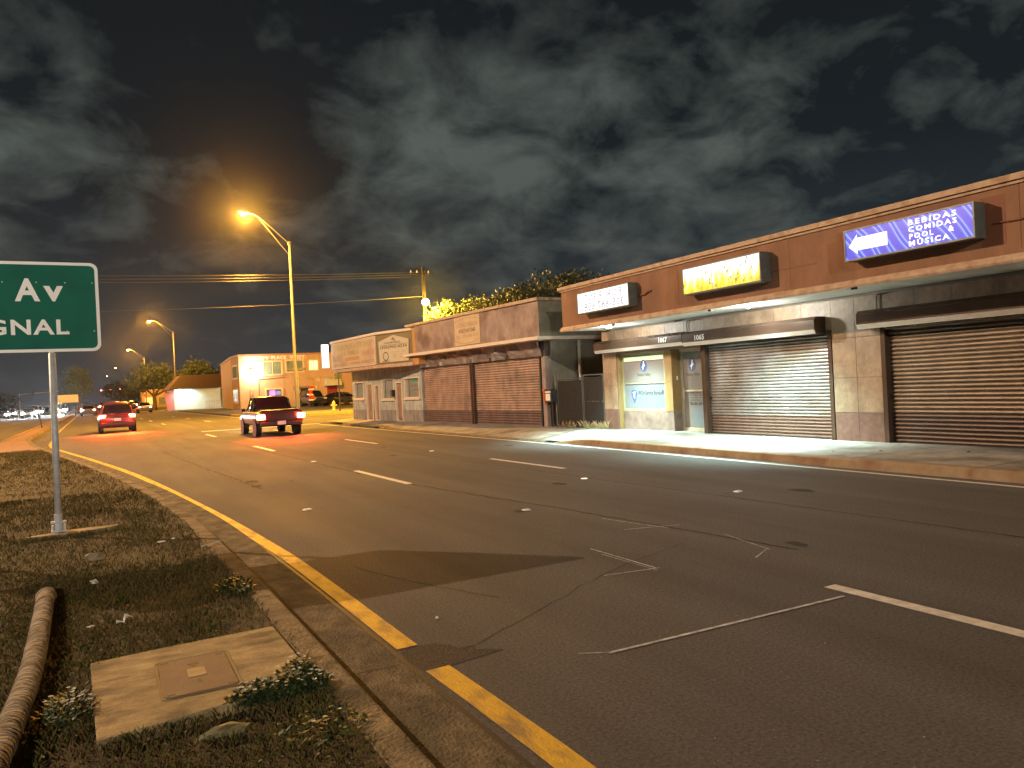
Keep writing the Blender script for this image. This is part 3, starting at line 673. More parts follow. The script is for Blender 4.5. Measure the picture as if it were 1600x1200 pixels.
# illuminated cabinet signs hanging on the fascia
def cabinet(x0, x1, z0, z1, label, face_mat, group='lit cabinet signs on the fascia'):
    cx = (x0+x1)/2; t = empty('cabinet_sign', (13.1-FY, cx, z0), PI/2); tag(t, label, 'sign', group)
    w_ = (x1-x0)/2; h_ = z1-z0; D = .30
    m = MB(); m.box(-w_, w_, .03, D-.03, 0, h_); m.box(-w_, w_, D-.03, D, 0, .025); m.box(-w_, w_, D-.03, D, h_-.025, h_); m.box(-w_, -w_+.025, D-.03, D, .025, h_-.025); m.box(w_-.025, w_, D-.03, D, .025, h_-.025)
    m.build('housing', mat('sign_cabinet_metal', (.10, .11, .10), (.15, .16, .145), 4, .45, .05, metal=.4), t)
    m = MB(); [m.box(a-.03, a+.03, .001, .03, h_*.2, h_*.8) for a in (-w_*.7, w_*.7)]; build_each(m, 'mounting_bracket', BLACKM, t)
    m = MB().quad((-w_+.025, D-.012, .025), (w_-.025, D-.012, .025), (w_-.025, D-.012, h_-.025), (-w_+.025, D-.012, h_-.025))
    f = m.build('face', face_mat, t)
    return t, f, w_, h_, D
def face_nodes(name, strength):
    m = bpy.data.materials.new(name); m.use_nodes = True; nt = m.node_tree; b = nt.nodes['Principled BSDF']; b.inputs['Roughness'].default_value = .3
    b.inputs['Emission Strength'].default_value = strength; return m, nt, b
# white FOR RENT panel, letters fitted the wrong way round
m_, nt, b = face_nodes('backlit_white', 1.35); b.inputs['Base Color'].default_value = (.12, .12, .12, 1); b.inputs['Emission Color'].default_value = (.93, .97, 1, 1)
t, f, w_, h_, D = cabinet(15.02, 17.30, 3.37, 3.93, 'white lit cabinet sign with grey reversed letters FOR RENT and a phone number', m_)
LTR = emis('backlit_grey_letters', (.30, .34, .40), .45, (.03, .03, .03))
LTR2 = emis('backlit_pale_letters', (.42, .44, .48), .55, (.03, .03, .03))
text_on(MB(), 'FOR', -.52, D-.009, .30, .62, .19, mirror=True, thick=0, spacing=1.25).build('lettering', LTR2, f)
text_on(MB(), 'R', .08, D-.009, .30, .13, .19, mirror=True).build('lettering', LTR, f)
text_on(MB(), 'ENT', .53, D-.009, .29, .50, .19, mirror=True, spacing=1.3).build('lettering', LTR2, f)
text_on(MB(), '305-687 6080', .03, D-.009, .06, 1.90, .19, mirror=True, spacing=1.1).build('lettering', LTR, f)
# yellow meadow-like worn panel
m_, nt, b = face_nodes('backlit_yellow', 1.25); N = nt.nodes; L = nt.links
tc = N.new('ShaderNodeTexCoord'); sp = N.new('ShaderNodeSeparateXYZ'); L.new(tc.outputs['Object'], sp.inputs[0])
mp = N.new('ShaderNodeMapping'); mp.inputs['Scale'].default_value = (9, 1, 3.2); L.new(tc.outputs['Object'], mp.inputs[0])
n = N.new('ShaderNodeTexNoise'); n.inputs['Scale'].default_value = 1.3; n.inputs['Detail'].default_value = 6; L.new(mp.outputs[0], n.inputs[0])
mu = N.new('ShaderNodeMath'); mu.operation = 'MULTIPLY_ADD'; L.new(sp.outputs[2], mu.inputs[0]); mu.inputs[1].default_value = 1.15; mu.inputs[2].default_value = -.12
mb2 = N.new('ShaderNodeMath'); mb2.operation = 'MULTIPLY_ADD'; L.new(n.outputs[0], mb2.inputs[0]); mb2.inputs[1].default_value = .9; L.new(mu.outputs[0], mb2.inputs[2])
r = N.new('ShaderNodeValToRGB'); L.new(mb2.outputs[0], r.inputs[0]); cr = r.color_ramp
for i in range(3): cr.elements.new(.5)
for e, (p, c) in zip(cr.elements, ((.28, (.75, .42, .02)), (.46, (.95, .68, .05)), (.60, (1, .90, .28)), (.72, (1, 1, .86)), (.9, (1, 1, 1)))): e.position = p; e.color = (*c, 1)
mp3 = N.new('ShaderNodeMapping'); mp3.inputs['Scale'].default_value = (11, 1, 6); L.new(tc.outputs['Object'], mp3.inputs[0])
n3 = N.new('ShaderNodeTexNoise'); n3.inputs['Scale'].default_value = 1.5; n3.inputs['Detail'].default_value = 3; L.new(mp3.outputs[0], n3.inputs[0])
r3 = N.new('ShaderNodeValToRGB'); r3.color_ramp.elements[0].position = .60; r3.color_ramp.elements[1].position = .66; L.new(n3.outputs[0], r3.inputs[0])
mx = N.new('ShaderNodeMix'); mx.data_type = 'RGBA'; L.new(r3.outputs[0], mx.inputs[0]); L.new(r.outputs[0], mx.inputs[6]); mx.inputs[7].default_value = (.26, .24, .08, 1)
L.new(mx.outputs[2], b.inputs['Emission Color']); b.inputs['Base Color'].default_value = (.10, .09, .04, 1)
t, f, w_, h_, D = cabinet(10.80, 13.07, 3.36, 3.94, 'yellow and white lit cabinet sign with peeling dark flecks in the middle of the fascia', m_)
fl = MB()
for i in range(46):          # peeling strokes of old lettering
    x = random.uniform(-w_+.1, w_-.1); z = random.uniform(.06, h_-.1); a = random.uniform(-.6, .6); l_ = random.uniform(.02, .07)
    dx, dz = l_*math.sin(a), l_*math.cos(a); q = .006
    fl.add([(x-q, D-.009, z), (x+q, D-.009, z), (x+dx+q, D-.009, z+dz), (x+dx-q, D-.009, z+dz)], [(0, 1, 2, 3)])
fl.build('worn_lettering', emis('backlit_olive', (.24, .26, .14), .6, (.03, .03, .02)), f)
# blue wavy panel with arrow
m_, nt, b = face_nodes('backlit_blue_waves', 1.0); N = nt.nodes; L = nt.links
tc = N.new('ShaderNodeTexCoord'); mp = N.new('ShaderNodeMapping'); mp.inputs['Rotation'].default_value = (0, math.radians(-38), 0); L.new(tc.outputs['Object'], mp.inputs[0])
wv = N.new('ShaderNodeTexWave'); wv.inputs['Scale'].default_value = 1.35; wv.inputs['Distortion'].default_value = 3.2; wv.inputs['Detail'].default_value = 0; wv.inputs['Detail Scale'].default_value = .9; L.new(mp.outputs[0], wv.inputs[0])
r = N.new('ShaderNodeValToRGB'); L.new(wv.outputs[0], r.inputs[0]); cr = r.color_ramp; cr.interpolation = 'CONSTANT'
cr.elements.new(.5); cr.elements.new(.5)
for e, (p, c) in zip(cr.elements, ((0, (.035, .045, .62)), (.38, (.055, .10, .95)), (.66, (.20, .38, 1)), (.9, (.035, .045, .62)))): e.position = p; e.color = (*c, 1)
L.new(r.outputs[0], b.inputs['Emission Color']); b.inputs['Base Color'].default_value = (.02, .02, .10, 1)
t, f, w_, h_, D = cabinet(6.67, 8.90, 3.42, 3.95, 'blue wavy lit cabinet sign with a white arrow and the words BEBIDAS COMIDAS POOL & MUSICA', m_)
WE = emis('backlit_white_print', (1, 1, 1), 1.2, (.1, .1, .1))
MB().add([(x, D-.009, z) for x, z in ((1.03, .235), (.86, .10), (.86, .16), (.30, .155), (.30, .375), (.86, .37), (.86, .43))], [(0, 1, 2, 5, 6), (2, 3, 4, 5)]).build('arrow', WE, f)
mk = MB()
for a, z in ((.44, .19), (.46, .25), (.44, .29), (.48, .31), (.45, .22)): mk.box(a-.008, a+.008, D-.0086, D-.0082, z-.006, z+.006)
build_each(mk, 'worn_speck', LTR, f)
for i, (tx, w2, x_) in enumerate((('BEBIDAS', .78, -.46), ('COMIDAS', .78, -.46), ('POOL', .40, -.28), ('M\u00daSICA', .66, -.40))):
    hh = .085 if tx[0] != 'M' or tx == 'COMIDAS' else .108
    text_on(MB(), tx, x_, D-.009, .385-i*.11, w2, hh, bold=.032, spacing=1.35).build('lettering', WE, f)
text_on(MB(), '&', -.76, D-.009, .165, .09, .085, bold=.05).build('lettering', WE, f)

# ================================================================== BUILDING B (two shutters under mauve stucco)
def local_frame(P, Q): return math.atan2(Q[1]-P[1], Q[0]-P[0])
PB, PC, PD = (12.75, 21.6), (12.05, 30.8), (11.37, 38.86)
bB = empty('mauve_storefront', (*PB, 0), local_frame(PB, PC))
tag(bB, 'middle storefront with mauve stucco fascia over two corrugated shutters', 'building')
LB = 9.23
m = MB(); m.box(.0, LB, -.25, -9, 0, 4.2); m.build('wall', STUC_S, bB)
m = MB(); m.box(-.0, .20, -.25, 0, 0, 2.95); m.build('corner_pilaster', STUC_B, bB)
m = MB(); m.box(-.55, 8.55, -8, .55, 3.07, 4.20); m.build('fascia', [STUC_B], bB)
m = MB(); m.box(-.563, -.551, -7.99, .55, 3.07, 4.2); m.build('side_fascia', STUC_S, bB)
m = MB(); m.box(8.552, 9.5, -2, .42, 2.60, 4.18)
for i in range(9): m.box(8.56, 9.49, .42, .432, 2.62+i*.175, 2.62+i*.175+.16)
m.build('siding_panel', SIDING, bB)
m = MB(); m.box(-.62, 9.35, -8, .62, 4.20, 4.30); m.build('parapet_trim', TRIM, bB)
m = MB(); m.box(-.60, 9.9, -8, .64, 2.96, 3.07); m.build('lower_trim', CREAM, bB)
# crumpled valance
m = MB(); nx = 46; rows = 7; b0 = len(m.v)
for j in range(rows):
    for i in range(nx+1):
        x = .1+9.1*i/nx; z = 2.46+.5*j/(rows-1)
        seam = .035*math.exp(-((x % 1.52)-.76)**2/.004)
        m.v.append((x, .06+.10*(j/(rows-1))+.10*mn.noise(Vector((x*1.9, z*3, 1)))+.05*mn.noise(Vector((x*6, z*5, 4)))-seam, z))
for j in range(rows-1):
    for i in range(nx): a = j*(nx+1)+i; m.f.append((a, a+nx+1, a+nx+2, a+1)); m.m.append(0)
m.build('crumpled_valance', SHEET, bB)
m = MB(); m.box(0, LB, -.24, .0, 2.46, 2.96); m.build('valance_backing', BLACKM, bB)
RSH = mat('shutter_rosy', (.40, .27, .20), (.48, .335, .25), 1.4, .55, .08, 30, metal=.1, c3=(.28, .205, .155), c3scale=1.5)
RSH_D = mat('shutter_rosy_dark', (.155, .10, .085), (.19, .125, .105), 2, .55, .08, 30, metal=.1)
for m_ in (RSH, RSH_D): grime(m_, .35)
for a, b_ in ((.30, 4.72), (4.98, 9.18)):
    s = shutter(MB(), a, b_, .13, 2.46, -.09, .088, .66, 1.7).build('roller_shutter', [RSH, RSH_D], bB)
    MB().box(a, b_, -.10, -.06, .11, .15).build('bottom_bar', BLACKM, s)
    MB().box(a-.06, a-.001, -.13, .03, .1, 2.46).build('guide_rail', BLACKM, s)
m = MB(); m.box(4.722, 4.80, -.13, .05, .1, 2.46); m.box(4.86, 4.918, -.13, .05, .1, 2.46); build_each(m, 'centre_post', BRONZE, bB)
# panel sign on the fascia
t = empty('panel_sign', (0, 0, 0)); t.parent = None
t.location = bB.matrix_basis @ Vector((4.05, .551, 3.12)); t.rotation_euler = bB.rotation_euler
t.location = Matrix.Translation((*PB, 0)) @ Matrix.Rotation(bB.rotation_euler.z, 4, 'Z') @ Vector((4.05, .551, 3.12))
tag(t, 'faded cream square sign in the middle of the mauve stucco fascia', 'sign')
MB().box(-.95, .95, 0, .03, 0, 1.05).build('panel', SIGNB, t)
m = MB()
for sgn, zc in ((1, .86), (-1, .16)):
    arc = [(-.93+1.86*i/20, zc+sgn*.12*(1-((i-10)/10)**2)) for i in range(21)]
    m.add([(x, .033, z) for x, z in arc]+[(x, .033, z+.018) for x, z in arc], [(i, i+1, 22+i, 21+i) for i in range(20)])
build_each(m, 'curved_line', FADE1, t)
text_on(MB(), 'LA EDAD DORADA', 0, .034, .66, 1.65, .15).build('lettering', FADE1, t)
text_on(MB(), 'ADULT DAY CARE', 0, .034, .45, 1.25, .13, bold=.02).build('lettering', mat('brown_print', (.11, .06, .04)), t)
text_on(MB(), 'TEL. (305) 688-2277', 0, .034, .24, 1.65, .12).build('lettering', FADE1, t)
# alley between B and A: fence gates, drain pipe, mailbox post, rag
MB().box(13.2, 24, 18.95, 21.55, .02, .12).build('alley_ground', SOIL)['kind'] = 'structure'
def gate(name, p0, p1, h, lab, split_rail):
    ang = local_frame(p0, p1); Lg = math.dist(p0, p1); t = empty(name, (*p0, .14), ang); tag(t, lab, 'gate', 'fabric covered gates of the alley')
    m = MB(); r = .022
    m.tube([(0, 0, .05), (0, 0, h)], r, 8); m.tube([(Lg, 0, .05), (Lg, 0, h)], r, 8); m.tube([(0, 0, h-.02), (Lg, 0, h-.02)], r, 8); m.tube([(0, 0, .07), (Lg, 0, .07)], r, 8)
    if split_rail: m.tube([(0, 0, h*.5), (Lg, 0, h*.5)], r, 8)
    m.build('gate_frame', mat('green_grey_metal', (.06, .07, .06), (.10, .11, .09), 6, .5, metal=.3), t)
    m = MB(); nx = 14
    for j in range(7):
        for i in range(nx+1): m.v.append((Lg*i/nx, -.02+.012*mn.noise(Vector((i*.7, j*.6, 5))), .08+(h-.14)*j/6-.03*math.sin(PI*i/nx)*(j == 6)))
    for j in range(6):
        for i in range(nx): a = j*(nx+1)+i; m.f.append((a, a+1, a+nx+2, a+nx+1)); m.m.append(0)
    m.build('privacy_fabric', FABRIC, t)
gate('alley_gate', (12.83, 20.98), (12.97, 19.80), 1.56, 'wide brown fabric gate leaf beside the mauve storefront', False)
gate('alley_gate', (12.98, 19.72), (13.10, 18.86), 1.64, 'narrow fabric gate leaf with a middle rail beside the tan pilaster', True)
p = MB().tube([(12.82, 21.10, .1), (12.82, 21.10, 1.88)], .032, 10); p.lathe([(.04, 1.88), (.03, 1.92), (.001, 1.93)], (12.82, 21.10, 0), 10)
tag(p.build('gate_post', mat('olive_post', (.07, .07, .05), (.11, .10, .07), 5, .6)), 'thin olive gate post beside the black letter box', 'post')
pipe = MB().tube([(14.0, 21.45, .1), (14.0, 21.45, 2.95)], .055, 12)
for z in (.8, 1.9, 2.8): pipe.box(13.93, 14.07, 21.38, 21.6, z, z+.03)
tag(pipe.build('drain_pipe', mat('white_pipe', (.52, .50, .44), (.45, .43, .37), 4, .6)), 'white drain pipe running down the grey side wall of the alley', 'pipe')
lb = empty('letter_box', (12.76, 21.25, .14)); tag(lb, 'black letter box with a white notice beside the alley gate', 'letter box')
MB().box(-.02, .02, -.02, .02, 0, .82).build('stake', BLACKM, lb)
MB().box(-.16, .06, -.19, .19, .82, 1.20).build('box', BLACKM, lb, bevel=.01)
MB().box(-.175, .0, -.21, .21, 1.202, 1.235).build('lid', BLACKM, lb)
MB().box(-.164, -.161, -.13, .15, .87, 1.09).build('notice', PAPER, lb); MB().box(-.168, -.1605, -.17, .17, 1.12, 1.17).build('label_strip', PAPER, lb)
rg = MB(); n0 = 8
for j in range(9):
    for i in range(n0+1): rg.v.append((12.715-.02*math.sin(i*1.3+j*.4)-.012*(i % 2), 21.60+.02+.17*i/n0*(1-.07*j), 1.38-.075*j*(1-.12*abs(i-4)*(j > 5))))
for j in range(8):
    for i in range(n0): a = j*(n0+1)+i; rg.f.append((a, a+1, a+n0+2, a+n0+1)); rg.m.append(0)
tag(rg.build('hanging_cloth', RAG), 'crumpled orange cloth hanging on the pilaster beside the letter box', 'cloth')
# little shed roof and window inside the alley
sd = empty('alley_shed', (15.6, 21.0, .12)); tag(sd, 'dark shed with a pale wall at the back of the alley', 'shed')
MB().box(-.3, 6, -2.0, .5, 0, 2.3).build('wall', STUC_S, sd); MB().box(-.55, 6, -2.05, .52, 2.3, 2.45).build('roof', BLACKM, sd); MB().box(-.32, -.301, -.9, -.2, 1.0, 2.0).build('window', GLASS, sd)

# ================================================================== BUILDING C (corner shop)
bC = empty('corner_shop', (*PC, 0), local_frame(PC, PD)); tag(bC, 'corner shop clad in grey stone with a large faded sign fascia', 'building')
LC = 8.09
def to_c(x, y): 
    v = Matrix.Rotation(-bC.rotation_euler.z, 4, 'Z') @ Vector((x-PC[0], y-PC[1], 0)); return (v.x, v.y)
m = MB(); m.box(.0, LC, -.14, -9, 0, 4.1); m.build('wall', mat('shop_side_wall', (.36, .20, .10), (.42, .25, .13), 2, .8, .2), bC)
up = MB(); lo = MB()
ops = [(.23, 1.72, 1.18, 2.1, 'w'), (2.02, 2.72, .13, 1.93, 'd'), (2.9, 4.30, 1.15, 2.1, 'w'), (4.62, 5.18, .13, 1.85, 'd'), (5.42, 6.22, .13, 1.95, 'd'), (6.53, 7.85, 1.2, 2.05, 'w')]
xs = [0]+[v for o in ops for v in o[:2]]+[LC]
for i in range(0, len(xs), 2):
    up.box(xs[i], xs[i+1], -.14, 0, .66, 2.62); lo.box(xs[i], xs[i+1], -.14, .004, .1, .658)
for a, b_, z0, z1, k in ops:
    up.box(a, b_, -.14, 0, z1, 2.62)
    if k == 'w': up.box(a, b_, -.14, 0, .66, z0); lo.box(a, b_, -.14, .004, .1, .658)
up.build('stone_wall', STONE, bC); lo.build('dark_stone_base', STONE_D, bC)
for a, b_, z0, z1, k in ops:
    m = MB(); t_ = .05
    m.box(a, a+t_, -.10, .03, z0, z1); m.box(b_-t_, b_, -.10, .03, z0, z1); m.box(a+t_, b_-t_, -.10, .03, z1-t_, z1); m.box(a+t_, b_-t_, -.10, .03, z0, z0+t_)
    fr = m.build('window' if k == 'w' else 'door', CREAM, bC)
    if k == 'w':
        MB().box(a+t_, b_-t_, -.07, -.06, z0+t_, z1-t_).build('pane', GLASSW, fr)
        MB().box(a-.05, b_+.05, .005, .08, z0-.07, z0-.005).build('sill', CREAM, fr)
        bx = MB(); bx.box(b_-.33, b_-.28, -.059, -.05, z0+t_, z1-t_); bx.build('curtain_edge', BLACKM, fr)
    else:
        MB().box(a+t_, b_-t_, -.08, -.06, z0+.10, z1-t_).build('panel', mat('brown_door_panel', (.20, .12, .075), (.30, .20, .13), 2, .5), fr)
        MB().box(a+.08, a+.11, -.06, -.03, .95, 1.05).build('handle', BLACKM, fr)
m = MB(); m.box(.32, 1.2, -.059, -.056, 1.9, 2.02); m.build('green_window_banner', mat('green_print', (.05, .22, .12)), bC)
m = MB(); m.box(.6, 1.25, -.059, -.056, 1.68, 1.78); m.box(.4, 1.0, -.059, -.056, 1.50, 1.58); m.box(.30, .46, -.059, -.056, 1.25, 1.38); m.build('window_lettering', GREYINK, bC)
MB().box(2.80, 2.98, .0, .16, 1.28, 1.58).build('post_box', BLACKM, bC)
# canopy fascia
FP = [to_c(*p) for p in ((10.84, 32.9), (10.40, 38.9), (17, 39.4), (17, 30.62), (11.62, 30.62))]
def grow(P, d):
    c = Vector((sum(p[0] for p in P)/len(P), sum(p[1] for p in P)/len(P))); out = []
    for p in P: v = Vector(p)-c; out.append(tuple(c+v*(1+d/v.length)))
    return out
MB().prism(FP, 2.72, 4.06).build('canopy_fascia', mat('olive_brown_fascia', (.16, .12, .055), (.20, .15, .07), 2, .8), bC)
MB().prism(grow(FP, .10), 4.06, 4.17).build('parapet_trim', CREAM, bC)
MB().prism(grow(FP, .10), 2.58, 2.72).build('lower_trim', TRIM, bC)
def wall_sign(name, P, Q, z0, lab, grp=None):
    """empty on the plane P->Q (world), x along P->Q, y outwards, centre at the middle"""
    ang = local_frame(P, Q); mid = ((P[0]+Q[0])/2, (P[1]+Q[1])/2); t = empty(name, (*mid, z0), ang); tag(t, lab, 'sign', grp); return t
t = wall_sign('painted_sign', (10.84, 32.95), (10.40, 38.85), 2.78, 'long faded hand painted shop sign on the street side of the corner shop')
MB().box(-2.85, 2.85, .012, .05, 0, 1.22).build('panel', SIGNB, t)
m = MB(); m.box(-2.9, -2.85, .01, .06, -.03, 1.25); m.box(2.85, 2.9, .01, .06, -.03, 1.25); m.box(-2.85, 2.85, .01, .06, -.03, 0); m.box(-2.85, 2.85, .01, .06, 1.22, 1.25); m.build('frame', CREAM, t)
for tx, x, z, w2, h2, mt_ in (('FUSION BEAUTY SHOP', -.3, .86, 4.6, .26, FADE3), ('LA FAMILIA', .2, .56, 2.2, .26, FADE3), ('305 688 6100', -2.0, .44, 1.5, .26, FADE2), ('BARBER', 2.1, .34, 1.2, .28, FADE3), ('UNISEX ABIERTO', -1.2, .10, 3.0, .13, FADE1), ('SERVICIOS', 1.7, .08, 1.8, .13, FADE1)):
    text_on(MB(), tx, x, .054, z, w2, h2, bold=.02).build('lettering', mt_, t)
MB().box(-.9, 1.0, .051, .053, .30, .47).build('orange_band', FADE2, t)
t = wall_sign('house_shaped_sign', (11.62, 30.62), (10.84, 32.9), 2.80, 'cream gabled sign with a phone number on the angled corner of the shop')
MB().add([(x, y, z) for y in (.012, .05) for x, z in ((-1.0, 0), (1.0, 0), (1.05, .92), (0, 1.16), (-1.05, .92))], [(0, 1, 2, 3, 4), (5, 6, 7, 8, 9)[::-1], (0, 5, 6, 1), (1, 6, 7, 2), (2, 7, 8, 3), (3, 8, 9, 4), (4, 9, 5, 0)]).build('panel', mat('cream_sign_panel', (.48, .41, .27), (.43, .36, .24), 3), t)
DKB = mat('dark_olive_print', (.09, .08, .045))
text_on(MB(), '(305)905-4334', 0, .054, .56, 1.85, .16, bold=.02).build('lettering', DKB, t)
text_on(MB(), 'LOS MENDEZ', .05, .054, .80, 1.1, .08, bold=.02).build('lettering', DKB, t)
MB().box(-.95, .95, .051, .053, .74, .755).build('rule_line', DKB, t)
e = MB(); n_ = 24
ring = [(.55+.2*k_*math.cos(2*PI*i/n_), .054, .26+.2*k_*math.sin(2*PI*i/n_)) for k_ in (1, .78) for i in range(n_)]
e.add(ring, [(i, (i+1) % n_, n_+(i+1) % n_, n_+i) for i in range(n_)]); e.build('round_emblem', DKB, t)
rf = MB(); rf.add([(.18, .054, .95), (0, .054, 1.06), (-.18, .054, .95), (0, .054, .99)], [(0, 1, 2, 3)]); rf.add([(.03, .054, .98), (-.22, .054, .90), (-.2, .054, .88), (.03, .054, .94)], [(0, 1, 2, 3)]); build_each(rf, 'roof_emblem', DKB, t)
for i, (a, z) in enumerate(((.0, .40), (-.3, .40), (-.7, .40), (-.1, .28), (-.5, .28), (-.1, .18), (-.5, .18))): text_on(MB(), 'unisex', a, .054, z, .24, .06).build('lettering', FADE1, t)
text_on(MB(), 'abierto', .55, .054, .02, .5, .06, bold=.02).build('lettering', DKB, t)
# white blade light box
t = empty('blade_sign', (10.18, 39.2, 2.85)); tag(t, 'narrow white lit vertical box sign at the far end of the corner shop', 'sign')
MB().box(-.24, .12, -.10, .10, 0, 1.22).build('housing', mat('blade_housing', (.4, .4, .38)), t, bevel=.01)
f = MB(); f.box(-.23, .11, -.106, -.102, .02, 1.20); f.box(-.23, .11, .102, .106, .02, 1.20); f = f.build('face', emis('blade_face', (.85, 1, .97), 2.2), t)
text_on(MB(), 'OPEN', -.06, -.108, .45, .26, .08, flip=False).build('lettering', emis('blade_print', (.5, .7, .65), .8), f)
# ================================================================== PEACH TWO-STOREY BUILDING
bP = empty('peach_building', (0, 90, 0)); tag(bP, 'two storey peach building lettered ALBERTO\'S PLACE with a bright wall lamp', 'building')
m = MB(); m.prism([(13.54, 0), (13.5, 5.4), (15, 26), (30, 26), (30, 0)], 0, 6.1); m.build('wall', PEACH, bP)
m = MB(); m.prism([(13.44, -.1), (13.4, 5.4), (14.9, 26.1), (30.1, 26.1), (30.1, -.1)], 6.1, 6.28); m.build('parapet_cap', mat('peach_cap', (.35, .20, .12)), bP)
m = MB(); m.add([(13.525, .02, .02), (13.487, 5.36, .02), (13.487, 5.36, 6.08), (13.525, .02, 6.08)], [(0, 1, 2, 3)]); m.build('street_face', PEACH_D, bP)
def pwin(x0, x1, z0, z1, pane=WING, mull=1, frame=WINC, bars=False):
    m = MB(); t_ = .17; y = -.09
    m.box(x0-t_, x1+t_, y, 0, z0-t_, z0); m.box(x0-t_, x1+t_, y, 0, z1, z1+t_); m.box(x0-t_, x0, y, 0, z0, z1); m.box(x1, x1+t_, y, 0, z0, z1)
    for i in range(1, mull+1): c = x0+(x1-x0)*i/(mull+1); m.box(c-.03, c+.03, y+.03, 0, z0, z1)
    w_ = m.build('window', frame, bP); MB().box(x0, x1, -.03, -.01, z0, z1).build('pane', pane, w_)
    if bars:
        b_ = MB(); [b_.box(x0+(x1-x0)*i/12-.015, x0+(x1-x0)*i/12+.015, -.07, -.05, z0, z1) for i in range(1, 12)]; b_.build('security_bars', GREYINK, w_)
    return w_
pwin(16.25, 18.15, 3.95, 5.35); w2 = pwin(18.75, 20.6, 4.2, 5.40)
bd = MB(); bd.box(18.9, 19.9, -.034, -.031, 4.22, 4.55); bd.box(20.1, 20.5, -.034, -.031, 4.25, 4.5); build_each(bd, 'black_blind', BLACKM, w2)
pwin(21.35, 22.3, 4.3, 5.35, emis('lit_window_yellow', (1, .85, .42), 1.1))
wn = pwin(16.4, 18.05, 1.15, 2.2, mat('dusk_blue_glass', (.07, .08, .16), (.12, .12, .2), 3, .3), bars=False)
MB().box(16.75, 17.35, -.036, -.032, 1.55, 2.1).build('neon_sign', emis('neon_violet', (.75, .15, 1), 1.6), wn); MB().box(17.45, 17.95, -.036, -.032, 1.6, 2.0).build('window_poster', emis('neon_blue', (.15, .2, .7), .6), wn)
pwin(21.45, 21.95, .9, 2.25, mull=0)
for z0, z1 in ((3.6, 5.2), (.8, 2.5)):
    m = MB(); y0, y1 = .9, 4.6; 
    fx = lambda y: 13.54-.0074*y-.04
    m.add([(fx(y0), y0, z0), (fx(y1), y1, z0), (fx(y1), y1, z1), (fx(y0), y0, z1)], [(0, 1, 2, 3)]); w_ = m.build('window', WINC, bP)
    m = MB(); m.add([(fx(y0)-.02, y0+.3, z0+.15), (fx(y1)-.02, y1-.3, z0+.15), (fx(y1)-.02, y1-.3, z1-.15), (fx(y0)-.02, y0+.3, z1-.15)], [(0, 1, 2, 3)]); m.build('pane', WING, w_)
for tx, xc, w2_ in (("ALBERTO'S", 15.35, 2.9), ('PLACE', 17.95, 1.65), ('WEST.', 20.1, 1.9)):
    text_on(MB(), tx, xc, -.03, 5.62, w2_, .42, bold=.05, flip=False, spacing=1.1).build('lettering', WHITEP, bP)
m = MB(); m.tube([(15.6, -.05, .1), (15.6, -.05, 3.3), (15.75, -.05, 3.42), (18.6, -.05, 3.55)], .03, 6); m.tube([(15.35, -.05, .1), (15.35, -.05, 1.3), (15.6, -.05, 1.35)], .03, 6); m.box(15.2, 15.8, -.15, -.02, 1.25, 1.4); m.build('conduit', mat('brown_conduit', (.15, .09, .06)), bP)
m = MB(); m.box(14.55, 15.0, -.22, -.02, 1.05, 1.75); m.box(14.6, 14.68, -.1, 0, 1.75, 2.3); m.box(14.88, 14.96, -.1, 0, 1.75, 2.2); m.build('meter_box', PEACH_D, bP)
fx_ = MB().box(14.75, 15.15, -.35, -.02, 4.45, 4.60).build('wall_lamp', BLACKM, bP); MB().box(14.78, 15.12, -.33, -.05, 4.40, 4.448).build('lens', emis('wall_lamp_lens', (1, .95, .75), 60), fx_)
light('lamp', 'POINT', (14.95, -.75, 4.35), 900, (1, .90, .62), bP, .15)
# awning and red door
m = MB(); n_ = 10
for i in range(n_+1):
    a = PI/2*i/n_; m.v += [(23.0, -1.3*math.cos(a), 2.35+1.0*math.sin(a)), (24.75, -1.3*math.cos(a), 2.35+1.0*math.sin(a))]
for i in range(n_): m.f.append((2*i, 2*i+1, 2*i+3, 2*i+2)); m.m.append(0)
for sx in (0, 1): m.add([m.v[2*i+sx] for i in range(n_+1)]+[((23.0, 24.75)[sx], 0, 2.35)], [tuple(range(n_+2))])
m.build('striped_awning', mat('pale_awning', (.45, .47, .38), (.55, .56, .46), 2), bP)
MB().box(23.3, 24.5, -.03, -.003, .12, 2.4).build('door', mat('red_door', (.22, .015, .015), (.28, .02, .02), 2, .5), bP)
MB().box(20.2, 21.25, -.03, -.003, .12, 2.2).build('doorway_painted_shade', BLACKM, bP)  # flat black sheet painted for the shade inside the doorway
m = MB(); m.box(22.0, 22.12, -.02, -.001, 3.0, 3.3); m.box(22.2, 22.5, -.02, -.001, 2.95, 3.35); build_each(m, 'notice_mark', WINC, bP)

